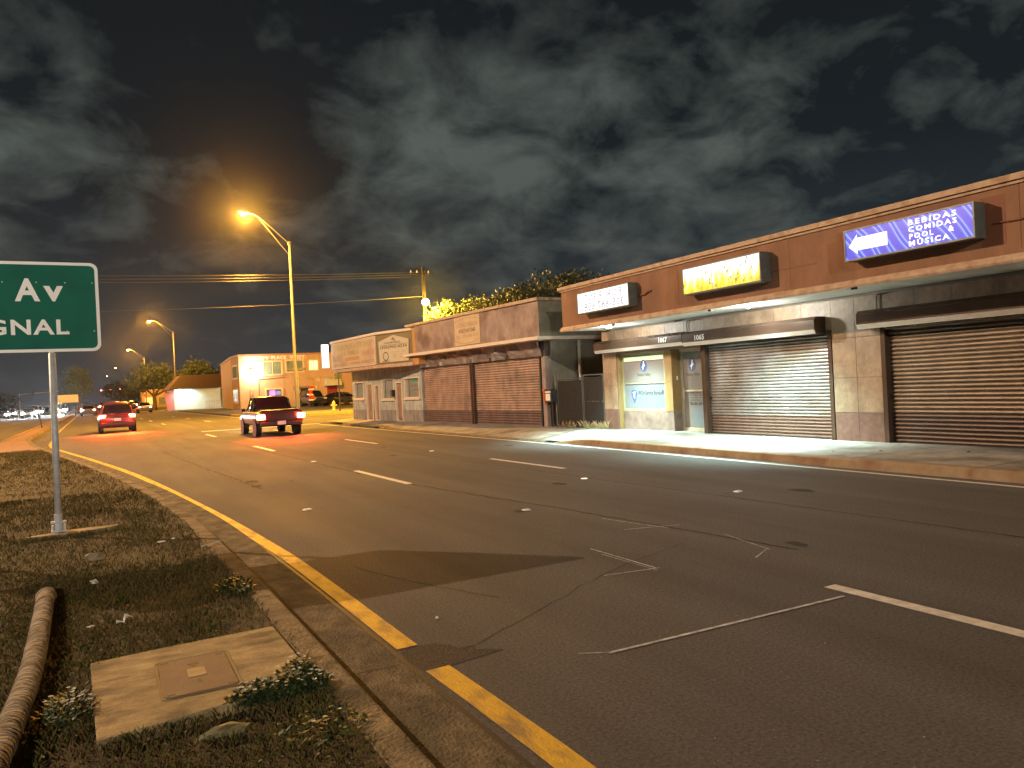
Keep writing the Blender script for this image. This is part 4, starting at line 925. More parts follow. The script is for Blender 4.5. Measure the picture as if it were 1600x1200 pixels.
# pale building with dark red hip roof beyond
bW = empty('pale_building', (0, 120, 0)); tag(bW, 'single storey pale building with a dark red hip roof and white lit wall', 'building')
m = MB(); m.box(9.05, 15.3, 0, 14, 0, 3.05); m.box(16.3, 22, 3, 14, 0, 3.05); m.build('wall', WALLC, bW)
m = MB(); x0, x1, y0, y1 = 8.3, 24, -.5, 15
m.add([(x0, y0, 3.05), (x1, y0, 3.05), (x1, y1, 3.05), (x0, y1, 3.05), (x0+2.0, y0+4, 5.15), (x1-3, y0+4, 5.15), (x1-3, y1-4, 5.15), (x0+2.0, y1-4, 5.15)], [(0, 1, 5, 4), (1, 2, 6, 5), (2, 3, 7, 6), (3, 0, 4, 7), (4, 5, 6, 7), (3, 2, 1, 0)])
m.build('hip_roof', ROOFR, bW)
m = MB(); m.add([(8.1, -.4, 0), (9.0, -.4, 0), (9.0, -.4, 3.0), (7.7, -.4, 2.3)], [(0, 1, 2, 3)]); m.add([(8.1, -.1, 0), (9.0, -.1, 0), (9.0, -.1, 3.0), (7.7, -.1, 2.3)], [(3, 2, 1, 0)]); m.build('pink_side_panel', PINK, bW)
f_ = MB().box(9.5, 10.0, -.30, -.02, 2.75, 2.9).build('wall_lamp', E_WHITE, bW); light('lamp', 'SPOT', (10.4, -1.4, 2.85), 600, (.75, 1, .95), bW, .1, spot=2.6, rot=(math.radians(35), 0, 0))
f_ = MB().box(15.7, 16.5, 1.0, 1.1, 2.0, 2.6).build('wall_lamp', E_WHITE, bW); light('lamp', 'POINT', (16.0, .3, 2.4), 700, (.8, 1, .98), bW, .1)
fn = MB()
for i in range(26):
    x = 12.6+i*.22; fn.box(x, x+.05, -6.03, -6, .1, 1.35)
fn.box(12.6, 18.3, -6.02, -6.01, 1.1, 1.15); fn.box(12.6, 18.3, -6.02, -6.01, .3, .35)
o = fn.build('picket_fence', mat('pale_fence', (.45, .48, .42), (.3, .32, .28), 2)); o.location = (0, 120, 0); tag(o, 'low pale picket fence in front of the white lit wall', 'fence')
# far row of shops
def far_shop(x, y, w_, d, h, m0, lit, lab, rz=0):
    t = empty('far_shop', (x, y, .1), rz); tag(t, lab, 'building', 'small shops down the street'); MB().box(0, w_, 0, d, 0, h).build('wall', m0, t)
    MB().box(-.1, w_+.1, -.1, d+.1, h, h+.2).build('roof_edge', CREAM, t)
    n_ = max(2, int(w_/3))
    for i in range(n_):
        a = w_*(i+.2)/n_; b_ = w_*(i+.8)/n_
        w__ = MB().box(a, b_, -.06, 0, .5, h*.6).build('window', WINC, t); MB().box(a+.08, b_-.08, -.075, -.061, .6, h*.6-.1).build('pane', lit if i % 2 == 0 else WING, w__)
LW = emis('lit_window_white', (.75, 1, .9), 1.6); LO = emis('lit_window_orange', (1, .45, .15), 1.3)
far_shop(8.3, 205, 9, 10, 4.0, PEACH, LO, 'orange lit shop on the right side far down the street')
far_shop(-32, 190, 12, 10, 3.6, WALLC, LW, 'pale lit shop at the far left edge of the street')
far_shop(-45, 160, 20, 10, 3.4, PEACH_D, LO, 'low brown shop hidden left of the far carriageway')

# ================================================================== TREES
def tree(name, x, y, h, crown, leaves, lsize, mats, lab, trunk_r=.2, seed=1, grp=None, z0=0):
    rnd = random.Random(seed); t = empty(name, (x, y, z0)); tag(t, lab, 'tree', grp)
    m = MB(); hc = min(c[2]-c[5]*.4 for c in crown)
    m.tube([(0, 0, 0), (.1, 0, hc*.5), (0, .1, hc)], [trunk_r*1.3, trunk_r, trunk_r*.8], 8)
    for c in crown: m.tube([(0, .05, hc*.8), (c[0]*.5, c[1]*.5, (hc+c[2])/2), (c[0], c[1], c[2])], [trunk_r*.6, trunk_r*.4, trunk_r*.12], 6)
    m.build('trunk', BARK, t)
    m = MB(); tot = sum(c[3]*c[4]*c[5] for c in crown)
    for c in crown:
        nl = int(leaves*c[3]*c[4]*c[5]/tot); ncl = max(6, nl//26)
        for _ in range(ncl):
            while True:
                p = Vector((rnd.uniform(-1, 1), rnd.uniform(-1, 1), rnd.uniform(-1, 1)))
                if .35 < p.length < 1: break
            q = Vector((c[0]+p.x*c[3], c[1]+p.y*c[4], c[2]+p.z*c[5])); cr_ = rnd.uniform(.5, 1.3)*lsize*2.6; mi = rnd.choice((0, 0, 1))
            for _ in range(26):
                o_ = Vector((rnd.gauss(0, 1), rnd.gauss(0, 1), rnd.gauss(0, .8)))*cr_*.55; s_ = lsize*rnd.uniform(.6, 1.3)
                e = Euler((rnd.uniform(0, 6.3), rnd.uniform(0, 6.3), rnd.uniform(0, 6.3))).to_matrix(); b = q+o_
                m.add([b+e @ Vector((-s_*.5, 0, 0)), b+e @ Vector((0, -s_*.3, .0)), b+e @ Vector((s_*.5, 0, 0)), b+e @ Vector((0, s_*.3, s_*.1))], [(0, 1, 2, 3)], mi if rnd.random() > .2 else 1-mi)
    m.build('crown', mats, t)
    return t
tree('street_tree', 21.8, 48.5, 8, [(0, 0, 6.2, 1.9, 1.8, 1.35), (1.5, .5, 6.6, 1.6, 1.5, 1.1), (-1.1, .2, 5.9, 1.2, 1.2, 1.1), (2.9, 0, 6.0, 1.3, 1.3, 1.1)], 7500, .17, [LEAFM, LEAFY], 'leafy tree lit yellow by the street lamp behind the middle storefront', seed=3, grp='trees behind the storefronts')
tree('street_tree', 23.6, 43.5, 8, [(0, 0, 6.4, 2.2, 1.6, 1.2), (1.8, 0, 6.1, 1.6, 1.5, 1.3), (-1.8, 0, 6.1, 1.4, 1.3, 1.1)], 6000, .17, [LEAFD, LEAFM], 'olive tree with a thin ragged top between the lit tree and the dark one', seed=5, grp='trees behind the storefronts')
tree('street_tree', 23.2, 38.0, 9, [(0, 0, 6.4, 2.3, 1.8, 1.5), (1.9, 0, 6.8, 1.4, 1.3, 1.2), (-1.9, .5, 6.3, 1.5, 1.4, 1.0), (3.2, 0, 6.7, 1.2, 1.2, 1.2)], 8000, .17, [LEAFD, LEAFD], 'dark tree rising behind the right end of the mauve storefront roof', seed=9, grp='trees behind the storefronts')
tree('street_tree', 7.6, 142, 8, [(0, 0, 5.6, 3.1, 2.5, 2.6), (-2.4, 0, 4.6, 2.0, 2, 2.0), (2.4, 0, 5.2, 2.4, 2, 2.2), (3.6, 0, 3.6, 1.6, 2, 1.8)], 6500, .32, [LEAFD, LEAFM], 'broad dark tree beside the pale building down the street', .3, seed=12, grp='trees along the far street')
tree('street_tree', 14.4, 140, 8, [(0, 0, 6.4, 2.4, 2, 1.7), (1.6, 0, 5.6, 1.6, 2, 1.5), (-1.4, 0, 5.6, 1.5, 2, 1.4)], 4000, .32, [LEAFM, LEAFD], 'round topped tree showing above the dark red roof', .3, seed=15, grp='trees along the far street')
tree('median_tree', -3.6, 150, 8, [(0, 0, 5.6, 1.95, 1.9, 2.3), (0, 0, 4.2, 1.8, 1.7, 1.4)], 5000, .28, [LEAFM, LEAFM], 'rounded clipped tree standing on the far median', .25, seed=18)
tree('street_tree', -22, 195, 8, [(0, 0, 3.6, 4.2, 3, 1.6), (3.5, 0, 3.0, 2.4, 3, 1.3)], 3500, .42, [LEAFD, LEAFD], 'low dark tree at the left end of the street', .3, seed=21, grp='trees along the far street')
tree('street_tree', 4.2, 230, 8, [(0, 0, 4.5, 4.2, 3, 2.2), (3.5, 0, 4.0, 3, 3, 2.2)], 3500, .45, [LEAFD, LEAFM], 'distant tree over the queue of red tail lights', .3, seed=23, grp='trees along the far street')

# ================================================================== STREET LAMPS
def lamp(x, y, h, side, lab, power, arm=3.0, rise=1.7, glow=True, z0=.13, grp='cobra head street lamps', color=SODC, rot=0):
    t = empty('street_lamp', (x, y, z0), rot); tag(t, lab, 'street lamp', grp); s_ = side
    MB().lathe([(.20, 0), (.20, .05), (.145, .08), (.13, .5), (.075, h)], seg=14).build('pole', POLE, t, smooth=True)
    a = MB(); ax = s_*arm
    a.tube([(0, 0, h-.15), (ax*.45, 0, h+rise*.55), (ax*.72, 0, h+rise*.88), (ax*.86, 0, h+rise), (ax, 0, h+rise)], [.04, .035, .03, .03, .028], 8)
    a.tube([(0, 0, h-1.0), (ax*.72, 0, h+rise*.84)], .022, 6)
    a.box(-.10, .10, -.10, .10, h-.22, h-.02); a.build('arm', POLE, t)
    hd = MB(); sec = [(0, .05, .05), (.12, .10, .08), (.40, .16, .11), (.62, .13, .09), (.72, .05, .05)]
    b = 0
    for u, w_, hh in sec:
        for k in range(10): an = 2*PI*k/10; hd.v.append((ax+s_*(u-.08), w_*math.cos(an), h+rise+.03+hh*math.sin(an)*(1 if math.sin(an) > 0 else .5)))
    for i in range(4):
        for k in range(10): hd.f.append((i*10+k, i*10+(k+1) % 10, (i+1)*10+(k+1) % 10, (i+1)*10+k)); hd.m.append(0)
    hh_ = hd.build('lamp_head', POLE, t, smooth=True)
    ln = MB().lathe([(.005, -.15), (.07, -.13), (.125, -.07), (.14, 0)], (ax+s_*.30, 0, h+rise-.01), 14).build('lens', E_SOD, hh_, smooth=True)
    if power: light('bulb', 'POINT', (ax+s_*.30, 0, h+rise-.28), power, color, t, .045)
    return t
lamp(12.3, 56.0, 12.4, -1, 'nearest tall street lamp behind the turning pickup with its arm over the road', P_L1, rot=.25)
lamp(10.35, 133, 12.3, -1, 'second street lamp away down the right side', P_FAR)
lamp(9.0, 199, 11.8, -1, 'third street lamp away down the right side', P_FAR)
lamp(7.6, 292, 11.5, -1, 'fourth street lamp away above the tail lights', 0)
lamp(5.4, 383, 11.5, -1, 'farthest street lamp just over the traffic', 0)
lamp(-16.3, 24.9, 12.5, 1, 'street lamp on the left pavement behind the green sign', P_NEAR, arm=3.4, color=WARM)
lamp(-16.3, -38, 12.5, 1, 'street lamp on the left pavement behind the camera', P_BACK, arm=3.4, color=NEUT)
lamp(-17.5, 92, 12.5, 1, 'street lamp on the left pavement past the junction', P_FAR, arm=3.4)
# wooden utility pole with a bright lamp, and its wires
up_ = empty('utility_pole', (20.05, 50, .1)); tag(up_, 'wooden utility pole with a very bright yellow lamp behind the corner shop', 'utility pole')
MB().lathe([(.17, 0), (.15, 5), (.12, 9.9)], seg=10).build('pole', WOODP, up_)
m = MB(); m.box(-1.0, .5, -.05, .05, 9.35, 9.47); m.build('cross_arm', WOODP, up_)
for x in (-.9, -.45, .1, .4): MB().lathe([(.03, 0), (.05, .05), (.03, .1), (.04, .16)], (x, 0, 9.47), 8).build('insulator', CREAM, up_)
m = MB(); m.tube([(0, 0, 7.6), (-.3, -.8, 7.55), (-.62, -1.7, 7.45)], .025, 6); ar = m.build('lamp_bracket', POLE, up_)
MB().lathe([(.01, -.30), (.16, -.24), (.23, -.05), (.16, .08), (.03, .14)], (-.62, -1.75, 7.32), 14).build('lens', emis('pole_lamp_lens', (1, .78, .30), 160), ar, smooth=True)
light('bulb', 'POINT', (-.62, -1.75, 7.05), P_POLE, (1, .56, .05), up_, .12)
up2 = empty('utility_pole', (-22, 50, .13)); tag(up2, 'wooden utility pole on the far left pavement holding the other wire ends', 'utility pole')
MB().lathe([(.17, 0), (.15, 5), (.12, 9.4)], seg=10).build('pole', WOODP, up2); MB().box(-.5, 1.0, -.05, .05, 8.75, 8.87).build('cross_arm', WOODP, up2)
def wire(a, b, sag, r, lab):
    pts = [(a[0]+(b[0]-a[0])*t, a[1]+(b[1]-a[1])*t, a[2]+(b[2]-a[2])*t-sag*4*t*(1-t)) for t in [i/20 for i in range(21)]]
    tag(MB().tube(pts, r, 5).build('overhead_wire', WIRE), lab, 'wire', 'overhead wires')
wire((20.0, 50, 9.62), (-22, 50, 8.95), .35, .018, 'topmost of the three close overhead wires crossing the street')
wire((19.6, 50, 9.45), (-21.6, 50, 8.72), .35, .018, 'middle of the three close overhead wires crossing the street')
wire((19.15, 50, 9.28), (-21.2, 50, 8.50), .35, .018, 'lowest of the three close overhead wires crossing the street')
wire((20.05, 50, 7.95), (-22, 50, 6.9), .55, .016, 'single low overhead wire crossing below the other three')

# ================================================================== GREEN STREET NAME SIGN ON THE MEDIAN
sg = empty('green_road_sign', (0, 10.5, .14)); tag(sg, 'large green road sign with white letters on a thin galvanised post', 'road sign')
def rrect(x0, x1, z0, z1, r, n=6):
    out = []
    for cx, cz, a0 in ((x1-r, z1-r, 0), (x0+r, z1-r, 90), (x0+r, z0+r, 180), (x1-r, z0+r, 270)):
        out += [(cx+r*math.cos(math.radians(a0+90*i/n)), cz+r*math.sin(math.radians(a0+90*i/n))) for i in range(n+1)]
    return out
def plate(P, y0, y1):
    n = len(P); return MB().add([(x, y0, z) for x, z in P]+[(x, y1, z) for x, z in P], [tuple(range(n))[::-1], tuple(range(n, 2*n))]+[(i, (i+1) % n, n+(i+1) % n, n+i) for i in range(n)])
X0, X1, ZA, ZB = -2.72, .015, 2.135, 3.185
pl_ = plate(rrect(X0, X1, ZA, ZB, .085), -.06, -.055).build('sign_panel', SIGNW, sg)
plate(rrect(X0+.035, X1-.035, ZA+.035, ZB-.035, .06), -.0625, -.0602).build('green_field', SIGNG, pl_)
MB().box(X0+.1, X1-.1, -.054, -.03, ZA+.22, ZA+.26).build('stiffener', GALV, sg); MB().box(X0+.1, X1-.1, -.054, -.03, ZB-.26, ZB-.22).build('stiffener', GALV, sg)
text_on(MB(), 'A', -.712, -.0655, 2.725, .25, .265, bold=.03, flip=False).build('lettering', SIGNW, pl_)
text_on(MB(), 'v', -.452, -.0655, 2.725, .20, .18, bold=.03, flip=False).build('lettering', SIGNW, pl_)
text_on(MB(), 'SIGNAL', -.838, -.0655, 2.335, 1.06, .18, bold=.025, flip=False, spacing=1.12).build('lettering', SIGNW, pl_)
bt = MB()
for x in (-.05, -.33, -.62, -.95, -1.4): 
    for z in (ZA+.24, ZB-.24): bt.lathe([(.009, 0), (.007, .004)], (0, 0, 0), 8); k = len(bt.v)-16; bt.v[k:] = [(x+a, -.063-c*1.0, z+b) for a, b, c in bt.v[k:]]
build_each(bt, 'fixing_screw', GALV, sg)
MB().tube([(-.52, -.018, .15), (-.50, -.018, 2.12)], .037, 14).build('post', GALV, sg, smooth=True)
MB().tube([(-.50, -.018, 2.12), (-.50, -.018, 2.9)], .028, 10).build('post_top', GALV, sg)
MB().tube([(-2.2, -.018, 0), (-2.2, -.018, 2.9)], .037, 14).build('post', GALV, sg, smooth=True)
m = MB(); m.lathe([(.055, 0), (.055, .12), (.045, .14), (.045, .24)], (-.52, -.018, 0), 8); m.box(-.60, -.44, -.05, .014, .02, .05); m.box(-.60, -.44, -.05, .014, .13, .155)
for a in (-.58, -.46): m.box(a-.012, a+.012, -.07, .03, .06, .11)
m.build('slip_base', GALV, sg, bevel=.004)
ft = MB(); P = [(-.36+.46*math.cos(2*PI*i/14)*(1+.12*math.sin(i*2.1)), 10.42+.13*math.sin(2*PI*i/14)*(1+.15*math.cos(i*1.7))+.10*math.cos(2*PI*i/14)) for i in range(14)]
ft.prism(P, .10, .168); tag(ft.build('post_footing', PAD), 'thin concrete footing in the grass around the green sign post', 'footing')
# back of another sign and small things on the far median
t = empty('rectangular_sign', (-3.6, 105, .15)); tag(t, 'pale rectangular sign board on two posts on the far median', 'road sign')
MB().box(-1.05, 1.05, -.03, 0, 1.75, 2.65).build('board', mat('pale_sign_back', (.55, .50, .38), (.45, .42, .33), 2, .5, metal=.1), t); 
for x in (-.7, .7): MB().box(x-.03, x+.03, .0, .06, 0, 2.6).build('post', BLACKM, t)
fr = MB(); fr.box(-1.05, 1.05, -.04, -.031, 2.57, 2.65); fr.box(-1.05, 1.05, -.04, -.031, 1.75, 1.83); fr.box(-.6, -.57, -.04, -.031, 1.83, 2.57); fr.box(.57, .6, -.04, -.031, 1.83, 2.57); build_each(fr, 'stiffening_bar', CREAM, t)
mp_ = MB().tube([(0, 0, 0), (-.12, 0, .95)], .035, 8); mp_.box(-.16, -.07, -.045, -.036, .6, .9)
o = mp_.build('marker_post', BLACKM); o.location = (-3.7, 61, .15); tag(o, 'short leaning dark marker post on the end of the median', 'post')
bp_ = MB().tube([(0, 0, 0), (0, 0, 3.0)], .05, 8); bp_.box(-.28, .28, -.02, .02, 2.45, 3.0)
o = bp_.build('sign_post', BLACKM); o.location = (15.8, 57.5, .13); tag(o, 'thin black sign post on the far corner behind the corner shop', 'post')
# hydrant
hy = empty('fire_hydrant', (16.4, 61.5, .13)); tag(hy, 'faded yellow fire hydrant on the far corner pavement', 'hydrant')
MB().lathe([(.17, 0), (.17, .05), (.11, .07), (.11, .52), (.15, .54), (.15, .58), (.12, .62), (.07, .72), (.03, .74), (.03, .80)], seg=14).build('barrel', HYD, hy, smooth=False)
for d in ((1, 0), (-1, 0), (0, -1)):
    m = MB().tube([(0, 0, .40), (d[0]*.2, d[1]*.2, .40)], .06, 10); m.tube([(d[0]*.2, d[1]*.2, .40), (d[0]*.24, d[1]*.24, .40)], .075, 6); m.build('nozzle', HYD, hy)
# pylon sign pole and a red and white feather banner in the car park
t = empty('pylon_sign', (18.6, 84, .12)); tag(t, 'cream pole with a small flat sign in front of the peach building', 'sign')
MB().box(-.09, .09, -.09, .09, 0, 4.0).build('pole', CREAM, t); MB().box(-.95, .95, -.08, .08, 4.0, 4.25).build('sign_box', mat('dull_green_sign', (.16, .20, .15), (.3, .3, .22), 3), t)
t = empty('feather_banner', (18.75, 80, .12)); tag(t, 'red and white banner standing in the car park beside the lamp pole', 'banner')
MB().tube([(0, 0, 0), (0, 0, 2.3)], .025, 6).build('pole', BLACKM, t)
m = MB()
for j in range(12):
    z = .7+1.5*j/11; w_ = .55+.12*math.sin(j*.8); m.v += [(0, 0, z), (w_*.5, .04*math.sin(j), z), (w_, .05*math.cos(j), z)]
for j in range(11): m.f += [(3*j, 3*j+1, 3*j+4, 3*j+3), (3*j+1, 3*j+2, 3*j+5, 3*j+4)]; m.m += [0 if j % 4 else 1]*2
m.build('cloth', [mat('red_cloth', (.42, .04, .03), (.3, .03, .03), 3), PAPER], t)
# ================================================================== VEHICLES
def paint(name, c): return mat(name, c, None, rough=.28, spec=.5, coat=.6)
RED = paint('red_car_paint', (.13, .006, .006)); MAROON = paint('maroon_car_paint', (.030, .004, .005)); SILV = paint('silver_car_paint', (.22, .23, .24)); BLK = paint('black_car_paint', (.02, .02, .024)); GREY = paint('grey_car_paint', (.10, .10, .11))
TRIMB = mat('black_plastic', (.02, .02, .02), None, rough=.6)
def loft(secs, closed=True):
    """secs: list of rings of (x,y,z)"""
    m = MB(); n = len(secs[0])
    for s in secs: m.v += s
    for i in range(len(secs)-1):
        for k in range(n): m.f.append((i*n+k, i*n+(k+1) % n, (i+1)*n+(k+1) % n, (i+1)*n+k)); m.m.append(0)
    m.f.append(tuple(range(n))[::-1]); m.m.append(0); m.f.append(tuple((len(secs)-1)*n+k for k in range(n))); m.m.append(0)
    return m
KINDS = {
 'hatch': dict(L=2.15, body=[(-2.15, .74, .48, .86), (-2.08, .84, .34, .98), (-1.6, .89, .28, 1.03), (-.6, .90, .26, 1.0), (.6, .90, .26, .97), (1.3, .88, .27, .90), (1.85, .82, .30, .80), (2.12, .66, .40, .68)],
    cab=[(-2.0, .80, 1.02, .66, 1.10), (-1.72, .82, 1.0, .62, 1.50), (-1.2, .83, .98, .62, 1.60), (-.2, .84, .97, .63, 1.64), (.45, .83, .95, .60, 1.58), (1.35, .78, .90, .60, .94)], wheels=(-1.3, 1.32, .33), tl=(-2.12, .90, .70, .30, .17), roof=(-1.75, .5)),
 'sedan': dict(L=2.3, body=[(-2.3, .70, .50, .88), (-2.2, .83, .34, .95), (-1.5, .89, .28, .97), (-.4, .90, .26, .95), (.7, .90, .26, .92), (1.4, .88, .27, .86), (2.0, .82, .30, .76), (2.28, .66, .38, .64)],
    cab=[(-1.75, .76, .93, .60, .97), (-1.05, .80, .94, .58, 1.38), (-.2, .82, .93, .58, 1.44), (.5, .81, .92, .57, 1.38), (1.3, .76, .87, .60, .90)], wheels=(-1.35, 1.4, .32), tl=(-2.26, .82, .66, .26, .11), roof=(-1.15, .55)),
 'suv': dict(L=2.35, body=[(-2.35, .78, .50, 1.0), (-2.28, .88, .38, 1.10), (-1.6, .92, .32, 1.12), (0, .93, .30, 1.10), (1.0, .92, .30, 1.06), (1.9, .88, .34, .98), (2.3, .74, .42, .85)],
    cab=[(-2.25, .82, 1.08, .70, 1.18), (-2.05, .84, 1.08, .68, 1.66), (-1.4, .85, 1.08, .68, 1.74), (.0, .86, 1.07, .68, 1.76), (.55, .84, 1.05, .64, 1.70), (1.25, .80, 1.0, .64, 1.04)], wheels=(-1.45, 1.45, .37), tl=(-2.30, 1.0, .70, .16, .28), roof=(-2.05, .6)),
 'pickup': dict(L=2.45, body=[(-2.45, .80, .52, .98), (-2.40, .86, .46, 1.02), (-1.5, .87, .42, 1.02), (-.3, .87, .40, 1.02), (.9, .87, .40, 1.0), (1.7, .85, .42, .94), (2.3, .80, .46, .88), (2.42, .72, .52, .80)],
    cab=[(-.75, .79, 1.0, .66, 1.06), (-.66, .80, 1.0, .64, 1.50), (-.3, .80, 1.0, .64, 1.56), (.3, .80, 1.0, .63, 1.55), (1.0, .76, .98, .62, 1.03)], wheels=(-1.5, 1.5, .34), tl=(-2.48, .78, .77, .30, .20), roof=(-.68, .4)),
}
def car(kind, pnt, label, group, loc, rz, tail=E_TAIL, head=E_HEAD_OFF, plate=True, cat='car', name=None):
    K = KINDS[kind]; t = empty(name or {'hatch': 'hatchback_car', 'sedan': 'sedan_car', 'suv': 'suv_car', 'pickup': 'pickup_truck'}[kind], loc, rz); tag(t, label, cat, group)
    secs = []
    for y, w, zb, zs in K['body']:
        half = [(0, zb), (w*.80, zb), (w*.97, zb+.07), (w, zb+(zs-zb)*.45), (w*.985, zb+(zs-zb)*.75), (w*.93, zs-.03), (w*.80, zs), (0, zs+.015)]
        secs.append([(x, y, z) for x, z in half]+[(-x, y, z) for x, z in half[-2:0:-1]])
    body = loft(secs).build('body', pnt, t, smooth=True, bevel=.015)
    secs = []
    for y, wb, zb, wt, zt in K['cab']:
        half = [(wb, zb-.02), (wb-(wb-wt)*.35, zb+(zt-zb)*.35), (wt+.02, zt-.06*(zt-zb)), (wt-.08, zt), (0, zt+.02)]
        secs.append([(x, y, z) for x, z in half]+[(-x, y, z) for x, z in half[-2::-1]])
    # orientation: close across the bottom
    gh = loft(secs).build('windows', GLASS, t, smooth=True)
    ra, rb = K['roof']; m = MB(); cs = [c for c in K['cab'] if ra-.1 <= c[0] <= rb+.1]
    rows = [[(x, c[0], z) for x, z in ((-c[3]-.005, c[4]-.035), (-c[3]+.09, c[4]+.012), (0, c[4]+.035), (c[3]-.09, c[4]+.012), (c[3]+.005, c[4]-.035))] for c in cs]
    for r_ in rows: m.v += r_
    for i in range(len(rows)-1):
        for k in range(4): m.f.append((i*5+k, i*5+k+1, (i+1)*5+k+1, (i+1)*5+k)); m.m.append(0)
    for s in (-1, 1):    # pillars
        for i in (0, len(K['cab'])-2): 
            a = K['cab'][i]; b = K['cab'][i+1]; m.tube([(s*(a[3]+.02), a[0], a[4]-.02) if a[4] > a[2]+.2 else (s*(a[1]-.03), a[0], a[2]), (s*(b[3]+.01), b[0], b[4]-.02) if b[4] > b[2]+.2 else (s*(b[1]-.03), b[0], b[2])], .035, 6)
        mid = K['cab'][len(K['cab'])//2]; m.tube([(s*(mid[1]+.0), mid[0], mid[2]), (s*(mid[3]+.02), mid[0], mid[4]-.03)], .03, 6)
    m.build('roof', pnt, t, smooth=True)
    ya, yb, r = K['wheels']; hw = max(b[1] for b in K['body'])
    for y in (ya, yb):
        for s in (-1, 1):
            w = MB(); prof = [(r*.55, -.11), (r*.95, -.11), (r, -.07), (r, .07), (r*.95, .11), (r*.55, .11)]; n_ = 20; b = 0
            for rr, dx in prof:
                for k in range(n_): a = 2*PI*k/n_; w.v.append((dx, rr*math.cos(a), rr*math.sin(a)))
            for i in range(len(prof)-1):
                for k in range(n_): w.f.append((i*n_+k, i*n_+(k+1) % n_, (i+1)*n_+(k+1) % n_, (i+1)*n_+k)); w.m.append(0)
            w.f.append(tuple(range(n_))); w.m.append(0)
            o = w.build('wheel', RUBBER, t, smooth=False); o.location = (s*(hw-.115), y, r)
            h = MB(); h.lathe([(r*.62, 0), (r*.56, .012), (r*.2, .02), (.02, .02)], seg=10); hb = h.build('rim', RIM, o); hb.rotation_euler = (0, s*PI/2, 0); hb.location = (s*.10, 0, 0)
            ar = MB().tube([(0, 0, 0), (s*.012, 0, 0)], r*1.16, 20).build('wheel_arch', TRIMB, t); ar.location = (s*(hw-.002), y, r)
    # lights, plate, bumpers
    ty, tz, tx, tw, th = K['tl']
    for s in (-1, 1):
        m = MB().box(s*tx-tw/2, s*tx+tw/2, ty-.05, ty+.08, tz-th/2, tz+th/2); m.build('taillight', tail, t, bevel=.03)
        fy = K['body'][-1][0]-.04; m = MB().box(s*.62-.17, s*.62+.17, fy-.14, fy+.05, .62 if kind != 'suv' else .78, .76 if kind != 'suv' else .95); m.build('headlight', head, t, bevel=.03)
    by = K['body'][0][0]; bm = TRIMB if kind in ('hatch', 'suv', 'pickup') else pnt
    m = MB().box(-.80, .80, by-.07, by+.12, .40, .58); m.build('rear_bumper', bm, t, bevel=.04)
    fy = K['body'][-1][0]; m = MB().box(-.76, .76, fy-.15, fy+.05, .32, .52); m.build('front_bumper', TRIMB, t, bevel=.04)
    if kind == 'pickup':
        MB().box(-.70, .70, -2.36, -.80, 1.022, 1.045).build('bed_cover', TRIMB, t, bevel=.01)
        MB().box(-.62, .62, -2.468, -2.452, .62, .95).build('tailgate', pnt, t, bevel=.01)
    elif kind != 'sedan': MB().box(-.60, .60, by-.03, by-.005, tz-.08, tz+.02).build('tailgate_trim', TRIMB, t)
    if plate: MB().box(-.16, .16, by-(.09 if kind != 'pickup' else .085), by-.072, .46 if kind == 'pickup' else .66, .60 if kind == 'pickup' else .80).build('licence_plate', CHROME, t)
    for s in (-1, 1): MB().box(s*(hw-.02), s*(hw+.14), .62, .74, .98, 1.12).build('mirror', pnt, t, bevel=.02)
    return t
def brake_glow(t, kind, p=24):
    K = KINDS[kind]; ty, tz, tx, tw, th = K['tl']
    for s in (-1, 1): light('brake_lamp', 'SPOT', (s*tx, ty-.10, tz), p*5, (1, .05, .012), t, .08, spot=math.radians(100), blend=.9, rot=(math.radians(46), 0, PI)); light('brake_glow', 'POINT', (s*tx*.95, ty-.45, tz+.05), p*.05, (1, .05, .02), t, .10)
rc = car('hatch', RED, 'red hatchback braking in the inner lane, nearest of the cars ahead on the left', None, (.62, 48.6, 0), .02, plate=True)
brake_glow(rc, 'hatch', 800)
tk = car('pickup', MAROON, 'dark maroon pickup truck braking in the middle of the road beside the tall street lamp', None, (6.15, 33.4, 0), .0, cat='pickup truck', head=emis('near_headlight', (.9, .95, 1), 40))
brake_glow(tk, 'pickup', 300)
for s in (-.6, .6): light('headlamp', 'SPOT', (s, 2.6, .68), 500, (.95, .97, 1), tk, .05, spot=math.radians(70), blend=.8, rot=(math.radians(84), 0, 0))
